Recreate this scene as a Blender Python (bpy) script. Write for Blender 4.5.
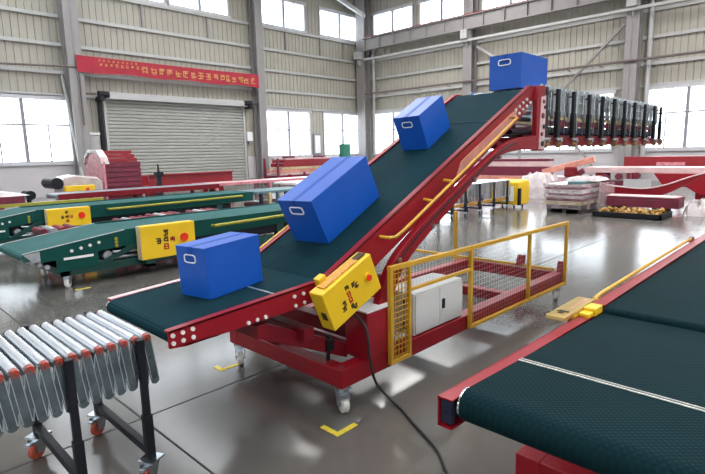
import bpy, bmesh, math, random
from mathutils import Vector, Matrix
random.seed(7)
for o in list(bpy.data.objects): bpy.data.objects.remove(o)
S = bpy.context.scene
COL = S.collection

# ------------------------------------------------------------------ camera
cam = bpy.data.cameras.new('camera'); cam.sensor_fit = 'HORIZONTAL'; cam.sensor_width = 36
cam.lens = 513.85/705*36; cam.clip_start = .05; cam.clip_end = 400
cam_o = bpy.data.objects.new('camera', cam); COL.objects.link(cam_o)
def cam_matrix(pit, roll, yaw):
    fw = Vector((0, math.cos(pit), -math.sin(pit))); up = Vector((0, math.sin(pit), math.cos(pit))); r = Vector((1, 0, 0))
    cr, sr = math.cos(roll), math.sin(roll)
    r, up = r*cr+up*sr, up*cr-r*sr
    R = Matrix.Rotation(-yaw, 3, 'Z')
    fw, up, r = R@fw, R@up, R@r
    return Matrix((r, up, -fw)).transposed().to_4x4()
cam_o.matrix_world = Matrix.Translation((0, 0, 1.6)) @ cam_matrix(.16353, -.022366, .80006)
S.camera = cam_o

# ------------------------------------------------------------------ sky, added fill lights, exposure
W = bpy.data.worlds.new('sky'); S.world = W; W.use_nodes = True
bg = W.node_tree.nodes['Background']
bg.inputs[0].default_value = (.93, .965, 1, 1); bg.inputs[1].default_value = 7.5
S.view_settings.view_transform = 'Standard'; S.view_settings.look = 'None'
S.view_settings.gamma = 1; S.view_settings.exposure = 0.0; S.view_settings.use_curve_mapping = False
def area(name, loc, sx, sy, watts, rot=(0, 0, 0), col=(1, .985, .96)):
    l = bpy.data.lights.new(name, 'AREA'); l.shape = 'RECTANGLE'; l.size = sx; l.size_y = sy; l.energy = watts; l.color = col
    o = bpy.data.objects.new(name, l); o.location = loc; o.rotation_euler = rot; COL.objects.link(o); return o
area('fill_light_far', (18, 15, 11.2), 10, 3, 1500)  # added fill that brightens the far walls, not a lamp of the hall
area('fill_light_right', (16, 2, 11.2), 8, 3, 2000)  # added fill that lifts the back wall on the right, no real fixture

# ------------------------------------------------------------------ materials
M = {}
def nodes(name):
    m = bpy.data.materials.new(name); m.use_nodes = True; nt = m.node_tree
    return m, nt, nt.nodes['Principled BSDF']
def mat(name, col, rough=.5, metal=0, var=.06, scale=8, bump=0, bscale=60, coat=0, spec=.5):
    m, nt, b = nodes(name)
    b.inputs['Roughness'].default_value = rough; b.inputs['Metallic'].default_value = metal
    b.inputs['Coat Weight'].default_value = coat; b.inputs['Coat Roughness'].default_value = .15
    b.inputs['Specular IOR Level'].default_value = spec
    tc = nt.nodes.new('ShaderNodeTexCoord'); n = nt.nodes.new('ShaderNodeTexNoise'); n.inputs['Scale'].default_value = scale
    n.inputs['Detail'].default_value = 4
    nt.links.new(tc.outputs['Object'], n.inputs['Vector'])
    r = nt.nodes.new('ShaderNodeValToRGB')
    r.color_ramp.elements[0].position = .3; r.color_ramp.elements[1].position = .7
    r.color_ramp.elements[0].color = tuple(max(0, c*(1-var)) for c in col)+(1,)
    r.color_ramp.elements[1].color = tuple(min(1, c*(1+var)) for c in col)+(1,)
    nt.links.new(n.outputs['Fac'], r.inputs['Fac']); nt.links.new(r.outputs['Color'], b.inputs['Base Color'])
    if bump:
        n2 = nt.nodes.new('ShaderNodeTexNoise'); n2.inputs['Scale'].default_value = bscale
        nt.links.new(tc.outputs['Object'], n2.inputs['Vector'])
        bp = nt.nodes.new('ShaderNodeBump'); bp.inputs['Strength'].default_value = bump; bp.inputs['Distance'].default_value = .01
        nt.links.new(n2.outputs['Fac'], bp.inputs['Height']); nt.links.new(bp.outputs['Normal'], b.inputs['Normal'])
    M[name] = m; return m
mat('red', (.26, .006, .014), .38, coat=.05, var=.08, scale=3, spec=.3)
mat('dark_red', (.17, .007, .014), .45, spec=.25, var=.15, scale=3)
mat('maroon', (.15, .012, .035), .45, var=.2, scale=5)
mat('bright_red', (.24, .008, .016), .45, var=.1, scale=4)
mat('yellow', (.78, .50, .012), .4, var=.05, scale=4)
mat('rail_yellow', (.56, .31, .022), .4, var=.08, scale=6)
mat('blue_box', (.008, .085, .43), .36, var=.06, scale=5, bump=.03, bscale=25, spec=.25)
mat('blue_tape', (.008, .07, .34), .5, var=.05, spec=.2)
mat('white_paint', (.8, .8, .8), .4, var=.03)
mat('grey_cabinet', (.62, .62, .61), .45, var=.02)
mat('black', (.010, .011, .016), .45, var=.2, scale=10, spec=.22)
mat('navy', (.014, .017, .036), .42, var=.2, scale=10, spec=.25)
mat('rubber', (.018, .018, .02), .6, var=.2)
mat('chrome', (.75, .76, .78), .22, metal=1, var=.06, scale=30)
mat('zinc', (.55, .60, .65), .28, metal=1, var=.12, scale=20)
mat('zinc_dull', (.50, .54, .58), .42, metal=.8, var=.15, scale=20)
mat('roller_steel', (.78, .83, .90), .22, metal=.65, var=.04, scale=30)
mat('link_steel', (.10, .125, .14), .25, metal=.6, var=.3, scale=14)
mat('orange_cap', (.36, .04, .022), .45, var=.1)
mat('orange_wheel', (.50, .085, .05), .5, var=.1)
mat('nylon', (.72, .71, .68), .45, var=.05)
mat('green', (.0, .055, .046), .5, spec=.25, var=.1, scale=4)
mat('dark_green', (.0, .045, .038), .45, var=.15, scale=4)
mat('khaki_rail', (.30, .28, .02), .45, var=.1)
mat('button_red', (.75, .03, .01), .35, var=.03)
mat('ink', (.05, .03, .01), .6, var=.1)
mat('ink_red', (.45, .02, .01), .6, var=.1)
mat('banner_red', (.34, .012, .03), .7, var=.12, scale=2)
mat('banner_gold', (.62, .30, .12), .7, var=.2, scale=9)
mat('panel_beige', (.36, .34, .29), .55, var=.05, scale=1.5)
mat('seam_dark', (.16, .155, .13), .7, var=.1)
mat('wall_white', (.50, .47, .49), .7, var=.04, scale=1)
mat('steel_grey', (.26, .245, .245), .5, var=.06, scale=2)
mat('steel_light', (.42, .42, .42), .45, var=.05, scale=2)
mat('pipe_brown', (.13, .10, .10), .5, var=.1)
mat('shutter', (.36, .36, .335), .45, var=.04, scale=1)
mat('roof', (.30, .30, .29), .7, var=.05)
mat('frame_white', (.50, .50, .53), .4, var=.03)
mat('frame_grey', (.23, .23, .26), .45, var=.03)
mat('joint', (.03, .028, .026), .8, var=.1)
mat('tape_yellow', (.62, .48, .03), .6, var=.2, scale=30)
mat('film', (.44, .38, .385), .25, var=.12, scale=6, bump=.8, bscale=14, coat=.4)
mat('film_pink', (.56, .20, .24), .3, var=.35, scale=9, bump=.8, bscale=14, coat=.4)
mat('pale_film', (.70, .48, .48), .4, var=.25, scale=30)
mat('lace', (.62, .60, .55), .5, var=.2, scale=80)
mat('strip_orange', (.66, .30, .05), .5, var=.35, scale=60)
mat('pink_belt', (.62, .42, .43), .35, var=.15, scale=2)
mat('salmon', (.62, .26, .20), .4, var=.2, scale=4)
mat('white_sheet', (.72, .72, .72), .4, var=.05)
mat('grey_belt', (.20, .23, .27), .45, var=.05)
mat('teal_grey', (.09, .17, .19), .5, var=.1)
mat('bin_green', (.02, .16, .11), .5, var=.05)
mat('brass_mix', (.34, .18, .03), .5, var=.7, scale=25)
mat('dark_wood', (.05, .04, .04), .7, var=.3)
mat('cream', (.55, .45, .26), .6, var=.25, scale=6)
mat('plate_gold', (.60, .42, .15), .2, metal=.5, var=.05)

def belt_mat(name, col, kind, scale):
    m, nt, b = nodes(name); L = nt.links.new
    b.inputs['Base Color'].default_value = col+(1,); b.inputs['Roughness'].default_value = .75; b.inputs['Specular IOR Level'].default_value = .04
    tc = nt.nodes.new('ShaderNodeTexCoord')
    mp = nt.nodes.new('ShaderNodeMapping'); L(tc.outputs['Object'], mp.inputs['Vector'])
    if kind == 'diamond': mp.inputs['Rotation'].default_value = (0, 0, math.radians(45))
    w1 = nt.nodes.new('ShaderNodeTexWave'); w1.bands_direction = 'X'; w1.inputs['Scale'].default_value = scale
    L(mp.outputs['Vector'], w1.inputs['Vector'])
    h = w1.outputs['Fac']
    if kind == 'diamond':
        w2 = nt.nodes.new('ShaderNodeTexWave'); w2.bands_direction = 'Y'; w2.inputs['Scale'].default_value = scale
        L(mp.outputs['Vector'], w2.inputs['Vector'])
        mx = nt.nodes.new('ShaderNodeMath'); mx.operation = 'MULTIPLY'; L(w1.outputs['Fac'], mx.inputs[0]); L(w2.outputs['Fac'], mx.inputs[1]); h = mx.outputs[0]
    n = nt.nodes.new('ShaderNodeTexNoise'); n.inputs['Scale'].default_value = 3; L(tc.outputs['Object'], n.inputs['Vector'])
    r = nt.nodes.new('ShaderNodeValToRGB'); r.color_ramp.elements[0].color = tuple(c*.8 for c in col)+(1,); r.color_ramp.elements[1].color = tuple(c*1.25 for c in col)+(1,)
    ad = nt.nodes.new('ShaderNodeMath'); ad.operation = 'MULTIPLY_ADD'; ad.inputs[1].default_value = .35; L(h, ad.inputs[0])
    L(n.outputs['Fac'], ad.inputs[2]); L(ad.outputs[0], r.inputs['Fac']); L(r.outputs['Color'], b.inputs['Base Color'])
    bp = nt.nodes.new('ShaderNodeBump'); bp.inputs['Strength'].default_value = .6; bp.inputs['Distance'].default_value = .003
    L(h, bp.inputs['Height']); L(bp.outputs['Normal'], b.inputs['Normal'])
    M[name] = m
belt_mat('belt', (.006, .027, .036), 'rib', 22)
belt_mat('belt_diamond', (.004, .018, .022), 'diamond', 20)
belt_mat('belt_green', (.04, .105, .105), 'rib', 10)

def floor_mat():
    m, nt, b = nodes('concrete'); L = nt.links.new
    tc = nt.nodes.new('ShaderNodeTexCoord')
    n = nt.nodes.new('ShaderNodeTexNoise'); n.inputs['Scale'].default_value = .6; n.inputs['Detail'].default_value = 6; n.inputs['Roughness'].default_value = .65
    L(tc.outputs['Object'], n.inputs['Vector'])
    r = nt.nodes.new('ShaderNodeValToRGB'); r.color_ramp.elements[0].position = .3; r.color_ramp.elements[1].position = .72
    r.color_ramp.elements[0].color = (.085, .079, .072, 1); r.color_ramp.elements[1].color = (.122, .115, .106, 1)
    L(n.outputs['Fac'], r.inputs['Fac']); L(r.outputs['Color'], b.inputs['Base Color'])
    n2 = nt.nodes.new('ShaderNodeTexNoise'); n2.inputs['Scale'].default_value = .7; n2.inputs['Detail'].default_value = 3; L(tc.outputs['Object'], n2.inputs['Vector'])
    mr = nt.nodes.new('ShaderNodeMapRange'); mr.inputs[1].default_value = .3; mr.inputs[2].default_value = .7; mr.inputs[3].default_value = .13; mr.inputs[4].default_value = .20
    L(n2.outputs['Fac'], mr.inputs[0]); L(mr.outputs[0], b.inputs['Roughness'])
    b.inputs['Specular IOR Level'].default_value = .75
    M['concrete'] = m
floor_mat()
def glass_mat():
    m = bpy.data.materials.new('glass'); m.use_nodes = True; nt = m.node_tree; nt.nodes.clear()
    o = nt.nodes.new('ShaderNodeOutputMaterial'); mx = nt.nodes.new('ShaderNodeMixShader'); t = nt.nodes.new('ShaderNodeBsdfTransparent'); g = nt.nodes.new('ShaderNodeBsdfGlossy')
    t.inputs[0].default_value = (.95, .98, 1, 1); g.inputs['Roughness'].default_value = .05; mx.inputs[0].default_value = .06
    nt.links.new(t.outputs[0], mx.inputs[1]); nt.links.new(g.outputs[0], mx.inputs[2]); nt.links.new(mx.outputs[0], o.inputs[0]); M['glass'] = m
glass_mat()

def clear_film():
    m, nt, b = nodes('clear_film'); L = nt.links.new
    b.inputs['Base Color'].default_value = (.55, .44, .46, 1); b.inputs['Roughness'].default_value = .2
    tc = nt.nodes.new('ShaderNodeTexCoord'); n = nt.nodes.new('ShaderNodeTexNoise'); n.inputs['Scale'].default_value = 5; n.inputs['Detail'].default_value = 5
    L(tc.outputs['Object'], n.inputs['Vector'])
    r = nt.nodes.new('ShaderNodeMapRange'); r.inputs[1].default_value = .35; r.inputs[2].default_value = .65; r.inputs[3].default_value = .04; r.inputs[4].default_value = .5
    L(n.outputs['Fac'], r.inputs[0]); L(r.outputs[0], b.inputs['Alpha'])
    bp = nt.nodes.new('ShaderNodeBump'); bp.inputs['Strength'].default_value = .6; L(n.outputs['Fac'], bp.inputs['Height']); L(bp.outputs['Normal'], b.inputs['Normal'])
    M['clear_film'] = m
clear_film()
# ------------------------------------------------------------------ mesh builder
WL = {}
class MB:
    def __init__(s): s.v = []; s.f = []; s.mi = []; s.m = 0
    def add(s, vs, fs):
        k = len(s.v); s.v += [Vector(v) for v in vs]
        for f in fs: s.f.append([k+i for i in f]); s.mi.append(s.m)
        return s
    def box(s, c, d, R=None):
        c = Vector(c); h = [x/2 for x in d]
        vs = []
        for x in (-1, 1):
            for y in (-1, 1):
                for z in (-1, 1):
                    p = Vector((x*h[0], y*h[1], z*h[2])); vs.append(c+(R@p if R else p))
        return s.add(vs, [(0, 1, 3, 2), (4, 6, 7, 5), (0, 4, 5, 1), (2, 3, 7, 6), (0, 2, 6, 4), (1, 5, 7, 3)])
    def bx(s, x0, x1, y0, y1, z0, z1): return s.box(((x0+x1)/2, (y0+y1)/2, (z0+z1)/2), (abs(x1-x0), abs(y1-y0), abs(z1-z0)))
    def bar(s, a, b, w, h, up=(0, 0, 1)):
        a, b = Vector(a), Vector(b); d = (b-a); L = d.length; d.normalize(); up = Vector(up)
        if abs(d.dot(up)) > .98: up = Vector((0, 1, 0))
        y = up.cross(d).normalized(); z = d.cross(y)
        return s.box((a+b)/2, (L, w, h), Matrix((d, y, z)).transposed())
    def tube(s, a, b, r, n=12, r2=None):
        return s.path([a, b], r, n, r2)
    def path(s, pts, r, n=10, r2=None):
        pts = [Vector(p) for p in pts]; k = len(s.v); N = len(pts); vs = []; fs = []
        prev = None
        for i, p in enumerate(pts):
            d = (pts[min(i+1, N-1)]-pts[max(i-1, 0)]).normalized()
            if prev is None:
                a = Vector((0, 0, 1)) if abs(d.z) < .9 else Vector((1, 0, 0)); u = d.cross(a).normalized()
            else:
                u = (prev-d*prev.dot(d)).normalized()
            prev = u; w = d.cross(u)
            rr = r if r2 is None else r+(r2-r)*i/(N-1)
            for j in range(n):
                t = 2*math.pi*j/n; vs.append(p+u*(math.cos(t)*rr)+w*(math.sin(t)*rr))
        for i in range(N-1):
            for j in range(n):
                a = i*n+j; b = i*n+(j+1) % n; fs.append((a, b, b+n, a+n))
        fs.append(tuple(range(n-1, -1, -1))); fs.append(tuple((N-1)*n+j for j in range(n)))
        return s.add(vs, fs)
    def prism(s, poly, y0, y1, axis='y'):
        f = {'y': lambda p, t: (p[0], t, p[1]), 'x': lambda p, t: (t, p[0], p[1]), 'z': lambda p, t: (p[0], p[1], t)}[axis]
        n = len(poly); vs = [f(p, y0) for p in poly]+[f(p, y1) for p in poly]
        fs = [tuple(range(n)), tuple(range(2*n-1, n-1, -1))]+[(i, i+n, (i+1) % n+n, (i+1) % n) for i in range(n)]
        return s.add(vs, fs)
    def build(s, name, m, parent=None, bevel=0, smooth=False, local=False, loc=None):
        off = Vector((0, 0, 0))
        if parent is not None: off = WL[parent.name]
        if parent is None:
            if loc is not None: off = Vector(loc)
            else:
                xs = [v.x for v in s.v]; ys = [v.y for v in s.v]; zs = [v.z for v in s.v]
                off = Vector(((min(xs)+max(xs))/2, (min(ys)+max(ys))/2, min(zs)))
        me = bpy.data.meshes.new(name)
        me.from_pydata([tuple(v if local else v-off) for v in s.v], [], s.f)
        ms = m if isinstance(m, (list, tuple)) else [m]
        for k in ms: me.materials.append(M[k])
        bm = bmesh.new(); bm.from_mesh(me)
        for f, i in zip(bm.faces, s.mi): f.material_index = i; f.smooth = smooth
        bmesh.ops.recalc_face_normals(bm, faces=bm.faces)
        bm.to_mesh(me); bm.free()
        o = bpy.data.objects.new(name, me); COL.objects.link(o)
        if parent is not None: o.parent = parent
        else: o.location = off
        WL[o.name] = off
        if smooth:
            me.set_sharp_from_angle(angle=math.radians(40))
        if bevel:
            bv = o.modifiers.new('edge', 'BEVEL'); bv.width = bevel; bv.segments = 2; bv.limit_method = 'ANGLE'; bv.angle_limit = math.radians(50)
        return o
def tag(o, label, cat, group=None):
    o['label'] = label; o['category'] = cat
    if group: o['group'] = group
    return o
def thing(name, label, cat, loc, group=None, rot=None):
    o = bpy.data.objects.new(name, None); COL.objects.link(o); o.location = loc; o.empty_display_size = .1
    if rot: o.rotation_euler = rot
    WL[o.name] = Vector(loc); return tag(o, label, cat, group)
def struct(name, mb, m, parent=None, bevel=0, smooth=False):
    o = mb.build(name, m, parent, bevel, smooth); o['kind'] = 'structure'; return o
def dup(root, loc, label, group=None):
    r = root.copy(); COL.objects.link(r); r.location = loc; r['label'] = label
    if group: r['group'] = group
    for ch in list(root.children):
        c = ch.copy(); COL.objects.link(c); c.parent = r
        for g in ch.children:
            d = g.copy(); COL.objects.link(d); d.parent = c
    return r
def arc(cx, cz, r, a0, a1, n=8):
    return [(cx+r*math.cos(math.radians(a0+(a1-a0)*i/n)), cz+r*math.sin(math.radians(a0+(a1-a0)*i/n))) for i in range(n+1)]
def glyph(mb, o, u, v, nrm, size, rng, t=.1):
    """a small cluster of strokes, like the blurred characters on the signs"""
    o, u, v, nrm = Vector(o), Vector(u), Vector(v), Vector(nrm)
    R = Matrix((u, v, nrm)).transposed()
    def st(x, y, w, h): mb.box(o+u*(x*size)+v*(y*size), (w*size, h*size, .004), R)
    for y in rng.sample((-.4, -.2, 0, .2, .4), 3): st(rng.uniform(-.08, .08), y, rng.uniform(.5, .9), t)
    for x in rng.sample((-.3, 0, .3), 2): st(x, rng.uniform(-.1, .1), t, rng.uniform(.5, .9))

def crumple(name, m, x0, x1, y0, y1, z0, hgt, seed, label=None, cat=None, parent=None, nx=14, ny=10, sharp=.25):
    rg = random.Random(seed); b = MB(); vs = []; fs = []
    for i in range(nx+1):
        for j in range(ny+1):
            a = i/nx; c_ = j/ny
            e = min(1, min(a, 1-a, c_, 1-c_)*4.5)
            z = z0+(hgt*(e**.6)*(1-sharp*rg.random()) if e > 0 else 0)
            vs.append((x0+(x1-x0)*a+rg.uniform(-.03, .03)*e, y0+(y1-y0)*c_+rg.uniform(-.03, .03)*e, z))
    for i in range(nx):
        for j in range(ny):
            q = i*(ny+1)+j; fs.append((q, q+ny+1, q+ny+2, q+1))
    edge = [i*(ny+1) for i in range(nx+1)]+[nx*(ny+1)+j for j in range(1, ny+1)]+[i*(ny+1)+ny for i in range(nx-1, -1, -1)]+[j for j in range(ny-1, 0, -1)]
    fs.append(tuple(edge)); b.add(vs, fs); o = b.build(name, m, parent)
    if label: tag(o, label, cat)
    return o
# ------------------------------------------------------------------ the setting
WY, WX = 24.8, 26.7            # inner faces of the left and the back wall
f = MB(); f.bx(-16, 30, -16, 28, -.3, 0); struct('floor', f, 'concrete')
jn = MB()
for x in (1.2, 10.2, 19.2): jn.bx(x-.006, x+.006, -14, WY, 0, .0012)
for y in (3.02, 12.1, 21.1, -6): jn.bx(-14, WX, y-.006, y+.006, 0, .0012)
struct('trim_1', jn, 'joint')
c = MB()          # roof with open skylight strips over the near bays
sky = [-3, 1.5, 6, 10.5]
e = [-12]+[v for k in sky for v in (k-.7, k+.7)]+[27.2]
for i in range(0, len(e), 2): c.bx(e[i], e[i+1], -12, 25.3, 11.9, 12.1)
struct('ceiling', c, 'roof')

def corr(mb, ax, a0, a1, z0, z1):
    """box-profile cladding: flat pans with narrow real grooves; ax 'x' runs along the left wall"""
    n = max(1, round((a1-a0)/.28)); p = (a1-a0)/n; g = .016; d = .03
    prof = []
    for i in range(n):
        s = a0+i*p
        prof += [(s, 0), (s+p-2*g-.012, 0), (s+p-g-.012, d), (s+p-.012, d)]
    prof.append((a1, 0))
    vs = []; fs = []
    for (a, t) in prof:
        for z in (z0, z1):
            vs.append((a, WY+t, z) if ax == 'x' else (WX+t, a, z))
    for i in range(len(prof)-1): fs.append((2*i, 2*i+2, 2*i+3, 2*i+1))
    mb.add(vs, fs)
def backing(mb, ax, a0, a1, z0, z1):
    if ax == 'x': mb.bx(a0, a1, WY+.06, WY+.2, z0, z1)
    else: mb.bx(WX+.06, WX+.2, a0, a1, z0, z1)
LW = [(4.4, 8.02), (18.5, 21.95), (23.05, 26.6)]; LH = [(5.8, 9.25), (9.4, 12.85), (13.0, 16.42), (18.5, 21.8), (22.95, 26.55)]
BW = [(.2, 3.6), (3.8, 7.05), (8.4, 11.8), (12.0, 15.4), (16.9, 20.1), (20.25, 23.65)]
BH = [(4.2, 7.4), (8.4, 11.9), (12.1, 15.6), (16.6, 19.85), (20.3, 23.6)]
def gaps(lo, hi, holes):
    out = []; p = lo
    for a, b in sorted(holes):
        if a > p: out.append((p, a))
        p = max(p, b)
    if p < hi: out.append((p, hi))
    return out
SH = (9.55, 16.9)
def wall(ax, lo, hi, low, high, door=None):
    mb = MB(); bk = MB()
    for z0, z1, holes in ((1.46, 4.16, list(low)+([door] if door else [])), (4.16, 4.42, [door] if door else []), (4.42, 8.86, []), (8.86, 10.45, high), (10.45, 11.9, [])):
        for a, b in gaps(lo, hi, holes): corr(mb, ax, a, b, z0, z1); backing(bk, ax, a, b, z0, z1)
    return mb, bk
mb, bk = wall('x', -12, 26.9, LW, LH, SH)
wl = struct('wall_left', mb, 'panel_beige'); struct('wall_left_backing', bk, 'panel_beige', wl)
mb, bk = wall('y', -12, 24.9, BW, BH)
wb = struct('wall_back', mb, 'panel_beige'); struct('wall_back_backing', bk, 'panel_beige', wb)
lo = MB(); lo.bx(-12, SH[0], WY-.02, WY+.25, 0, 1.46); lo.bx(SH[1], 26.95, WY-.02, WY+.25, 0, 1.46)
struct('wall_left_plinth', lo, 'wall_white', wl)
lo = MB(); lo.bx(WX-.02, WX+.25, -12, 24.9, 0, 1.46); struct('wall_back_plinth', lo, 'wall_white', wb)
# the walls behind and beside the photographer keep most of the daylight out
w2 = MB(); w2.bx(-12, 27, -12.3, -12.1, 0, 4.6); w2.bx(-12, 27, -12.3, -12.1, 6.2, 12); struct('wall_right', w2, 'panel_beige')
w3 = MB(); w3.bx(-12.3, -12.1, -12, 25, 0, 4.6); w3.bx(-12.3, -12.1, -12, 25, 6.2, 12); struct('wall_front', w3, 'panel_beige')

wn = [0]
def window(ax, a0, a1, z0, z1, low):
    wn[0] += 1
    fr = MB(); gl = MB()
    def b(mb, p0, p1, q0, q1, t0=-.05, t1=.08):
        if ax == 'x': mb.bx(p0, p1, WY+t0, WY+t1, q0, q1)
        else: mb.bx(WX+t0, WX+t1, p0, p1, q0, q1)
    w = .09
    fr.m = 0
    b(fr, a0-.05, a1+.05, z1-w, z1+.1, -.1, .12); b(fr, a0-.05, a1+.05, z0-.12, z0+.05, -.12, .12)
    for q in (a0, a1-w): b(fr, q, q+w, z0+.05, z1-w)
    fr.m = 1
    mid = (a0+a1)/2
    b(fr, mid-.065, mid+.065, z0+.05, z1-w)
    if low:
        zt = z0+(z1-z0)*.58
        b(fr, a0+w, a1-w, zt-.035, zt+.035, -.03, .06)
        for q in ((a0+mid)/2, (a1+mid)/2): b(fr, q-.025, q+.025, z0+.05, zt-.035, -.02, .05)
    else:
        for q in ((a0+mid)/2, (a1+mid)/2): b(fr, q-.018, q+.018, z0+.05, z1-w, -.02, .05)
    o = struct('window_%d' % wn[0], fr, ['frame_white', 'frame_grey'])
    b(gl, a0+w, a1-w, z0+.05, z1-w, .03, .036)
    struct('glass_pane', gl, 'glass', o)
for a, b in LW: window('x', a, b, 1.46, 4.16, True)
for a, b in LH: window('x', a, b, 8.86, 10.45, False)
for a, b in BW: window('y', a, b, 1.46, 4.16, True)
for a, b in BH: window('y', a, b, 8.86, 10.45, False)

tn = [1]
def trim(mb, m, bevel=0, smooth=False):
    tn[0] += 1; return struct('trim_%d' % tn[0], mb, m, None, bevel, smooth)
for z in (5.24, 6.38, 7.53, 8.72):           # wall rails (purlins)
    p = MB(); p.bx(-12, 26.6, WY-.14, WY+.01, z-.05, z+.05); p.bx(-12, 26.6, WY-.15, WY-.13, z-.09, z+.05); trim(p, 'steel_light')
    p = MB(); p.bx(WX-.14, WX+.01, -12, 24.7, z-.05, z+.05); p.bx(WX-.15, WX-.13, -12, 24.7, z-.09, z+.05); trim(p, 'steel_light')
p = MB(); p.bx(-12, 26.6, WY-.1, WY+.01, 4.22, 4.34); trim(p, 'steel_light')
p = MB(); p.bx(WX-.1, WX+.01, -12, 24.7, 4.22, 4.34); trim(p, 'steel_light')
def hcol(x0, x1, y0, y1, ax):                # H-section steel columns
    p = MB()
    if ax == 'x':
        p.bx(x0, x1, y0, y0+.06, 0, 11.9); p.bx(x0, x1, y1-.06, y1, 0, 11.9); p.bx((x0+x1)/2-.03, (x0+x1)/2+.03, y0, y1, 0, 11.9)
    else:
        p.bx(x0, x0+.06, y0, y1, 0, 11.9); p.bx(x1-.06, x1, y0, y1, 0, 11.9); p.bx(x0, x1, (y0+y1)/2-.03, (y0+y1)/2+.03, 0, 11.9)
    trim(p, 'steel_grey')
hcol(7.92, 8.5, WY-.75, WY-.15, 'x'); hcol(17.58, 18.06, WY-.75, WY-.15, 'x')
for y in (15.75, 7.35, -1.0): hcol(WX-.75, WX-.15, y, y+.55, 'y')
hcol(WX-.75, WX-.15, WY-1.0, WY-.3, 'y')
# crane runway beam along the back wall with brackets, stiffeners and rail
p = MB(); X0 = 25.7
p.bx(X0-.02, X0+.02, -12, 23.6, 8.1, 8.78); p.bx(X0-.16, X0+.16, -12, 23.6, 8.05, 8.1); p.bx(X0-.18, X0+.18, -12, 23.6, 8.76, 8.8)
y = 23.4
while y > -12: p.bx(X0-.14, X0+.14, y-.012, y+.012, 8.1, 8.76); y -= 1.22
trim(p, 'steel_grey')
p = MB(); p.bx(X0-.05, X0+.05, -12, 23.6, 8.8, 8.88); trim(p, 'red')
for y in (24.1, 16.0, 7.6):
    p = MB(); p.bx(25.5, 26.0, y-.2, y+.2, 7.6, 8.05); p.prism([(25.45, 7.98), (26.0, 7.98), (26.0, 7.2), (25.85, 7.2)], y-.02, y+.02); trim(p, 'steel_light')
p = MB(); p.bx(X0-.05, X0+.05, -12, 23.6, 7.45, 7.57); trim(p, 'steel_light')          # tie beam under the runway
# long pipes, downpipes, wall brace
p = MB(); p.tube((WX-.85, WY-1.2, 5.35), (WX-.85, -12, 5.35), .055); 
for y in (22.3, 19.6, 17.5, 13, 10.5, 9): p.bar((WX-.8, y, 5.35), (WX-.02, y, 5.28), .03, .03)
trim(p, 'pipe_brown', smooth=True)
p = MB(); p.tube((WX-.3, 7.0, 0), (WX-.3, 7.0, 8.9), .11); trim(p, 'steel_light', smooth=True)
p = MB(); p.tube((WX-.3, 23.35, 1.4), (WX-.3, 23.35, 8.2), .09); trim(p, 'steel_light', smooth=True)
p = MB(); p.bar((WX-.4, 7.9, 7.2), (WX-.4, 11.0, 4.2), .1, .1); trim(p, 'steel_grey')
p = MB(); p.bar((WX-.4, 15.6, 7.2), (WX-.4, 12.4, 5.2), .12, .12); trim(p, 'steel_light')
p = MB(); p.bar((WX-.4, 11.0, 3.0), (WX-.4, 8.7, .1), .08, .08); trim(p, 'steel_grey')
p = MB(); p.tube((8.05, WY-.85, .0), (7.8, WY-.2, 5.1), .06); trim(p, 'steel_light', smooth=True)
p = MB(); p.tube((5.0, WY-.25, 5.33), (8.3, WY-.8, 5.42), .04); p.tube((8.3, WY-.8, 5.42), (8.3, WY-.8, 3.0), .03); trim(p, 'pipe_brown', smooth=True)
p = MB(); p.bar((22.4, WY-.9, 11.4), (26.2, WY-.9, 10.35), .15, .25); trim(p, 'steel_light')
for x in (11.6, 15.05, 20.2, 22.95, 25.0):       # short struts under the upper windows
    p = MB(); p.bx(x-.04, x+.04, WY-.1, WY, 7.55, 8.7); trim(p, 'steel_grey')

# roller shutter
sh = MB(); n = 26; z0, z1 = .02, 4.22
prof = []
for i in range(n):
    a = z0+(z1-z0)*i/n; h = (z1-z0)/n
    prof += [(WY-.0, a), (WY-.06, a+h*.2), (WY-.065, a+h*.65), (WY-.01, a+h*.93)]
prof.append((WY-.02, z1))
k = [(SH[0], *q) for q in prof]+[(SH[1], *q) for q in prof]; m_ = len(prof)
sh.add(k, [(i, i+1, i+1+m_, i+m_) for i in range(m_-1)])
door = struct('door_1', sh, 'shutter')
g = MB(); g.bx(SH[0]-.12, SH[0], WY-.12, WY+.1, 0, 4.4); g.bx(SH[1], SH[1]+.12, WY-.12, WY+.1, 0, 4.4); struct('door_guide', g, 'steel_light', door)
g = MB(); g.bx(SH[0]-.1, SH[1]+.1, WY-.5, WY-.05, 4.2, 4.5); struct('door_housing', g, 'steel_light', door, .02)
g = MB(); g.bx(SH[0], SH[1], WY+.1, WY+.2, 0, 4.4); struct('door_back', g, 'seam_dark', door)

def wall_motor(x, s, label):
    t = thing('shutter_motor', label, 'motor', (x, WY-.45, 4.2))
    a = MB(); a.tube((x-.22, WY-.45, 4.38), (x+.22, WY-.45, 4.38), .15, 14); a.build('motor_body', 'black', t, smooth=True)
    a = MB(); a.bx(x-.12*s-.1, x-.12*s+.1, WY-.6, WY-.02, 4.1, 4.3); a.build('bracket', 'black', t, .01)
    a = MB(); a.tube((x-.3*s, WY-.45, 4.4), (x-.95*s, WY-.45, 4.38), .05); a.build('drive_shaft', 'pipe_brown', t, smooth=True)
wall_motor(9.35, 1, 'black shutter motor on the wall at the upper left corner of the roller shutter')
wall_motor(17.0, -1, 'black shutter motor at the upper right corner of the roller shutter')
a = MB(); a.bx(9.15, 9.3, WY-.3, WY-.12, 1.3, 4.1); tag(a.build('chain_guard', 'black', None, .01), 'dark vertical chain guard beside the left edge of the roller shutter', 'chain guard')
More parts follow.
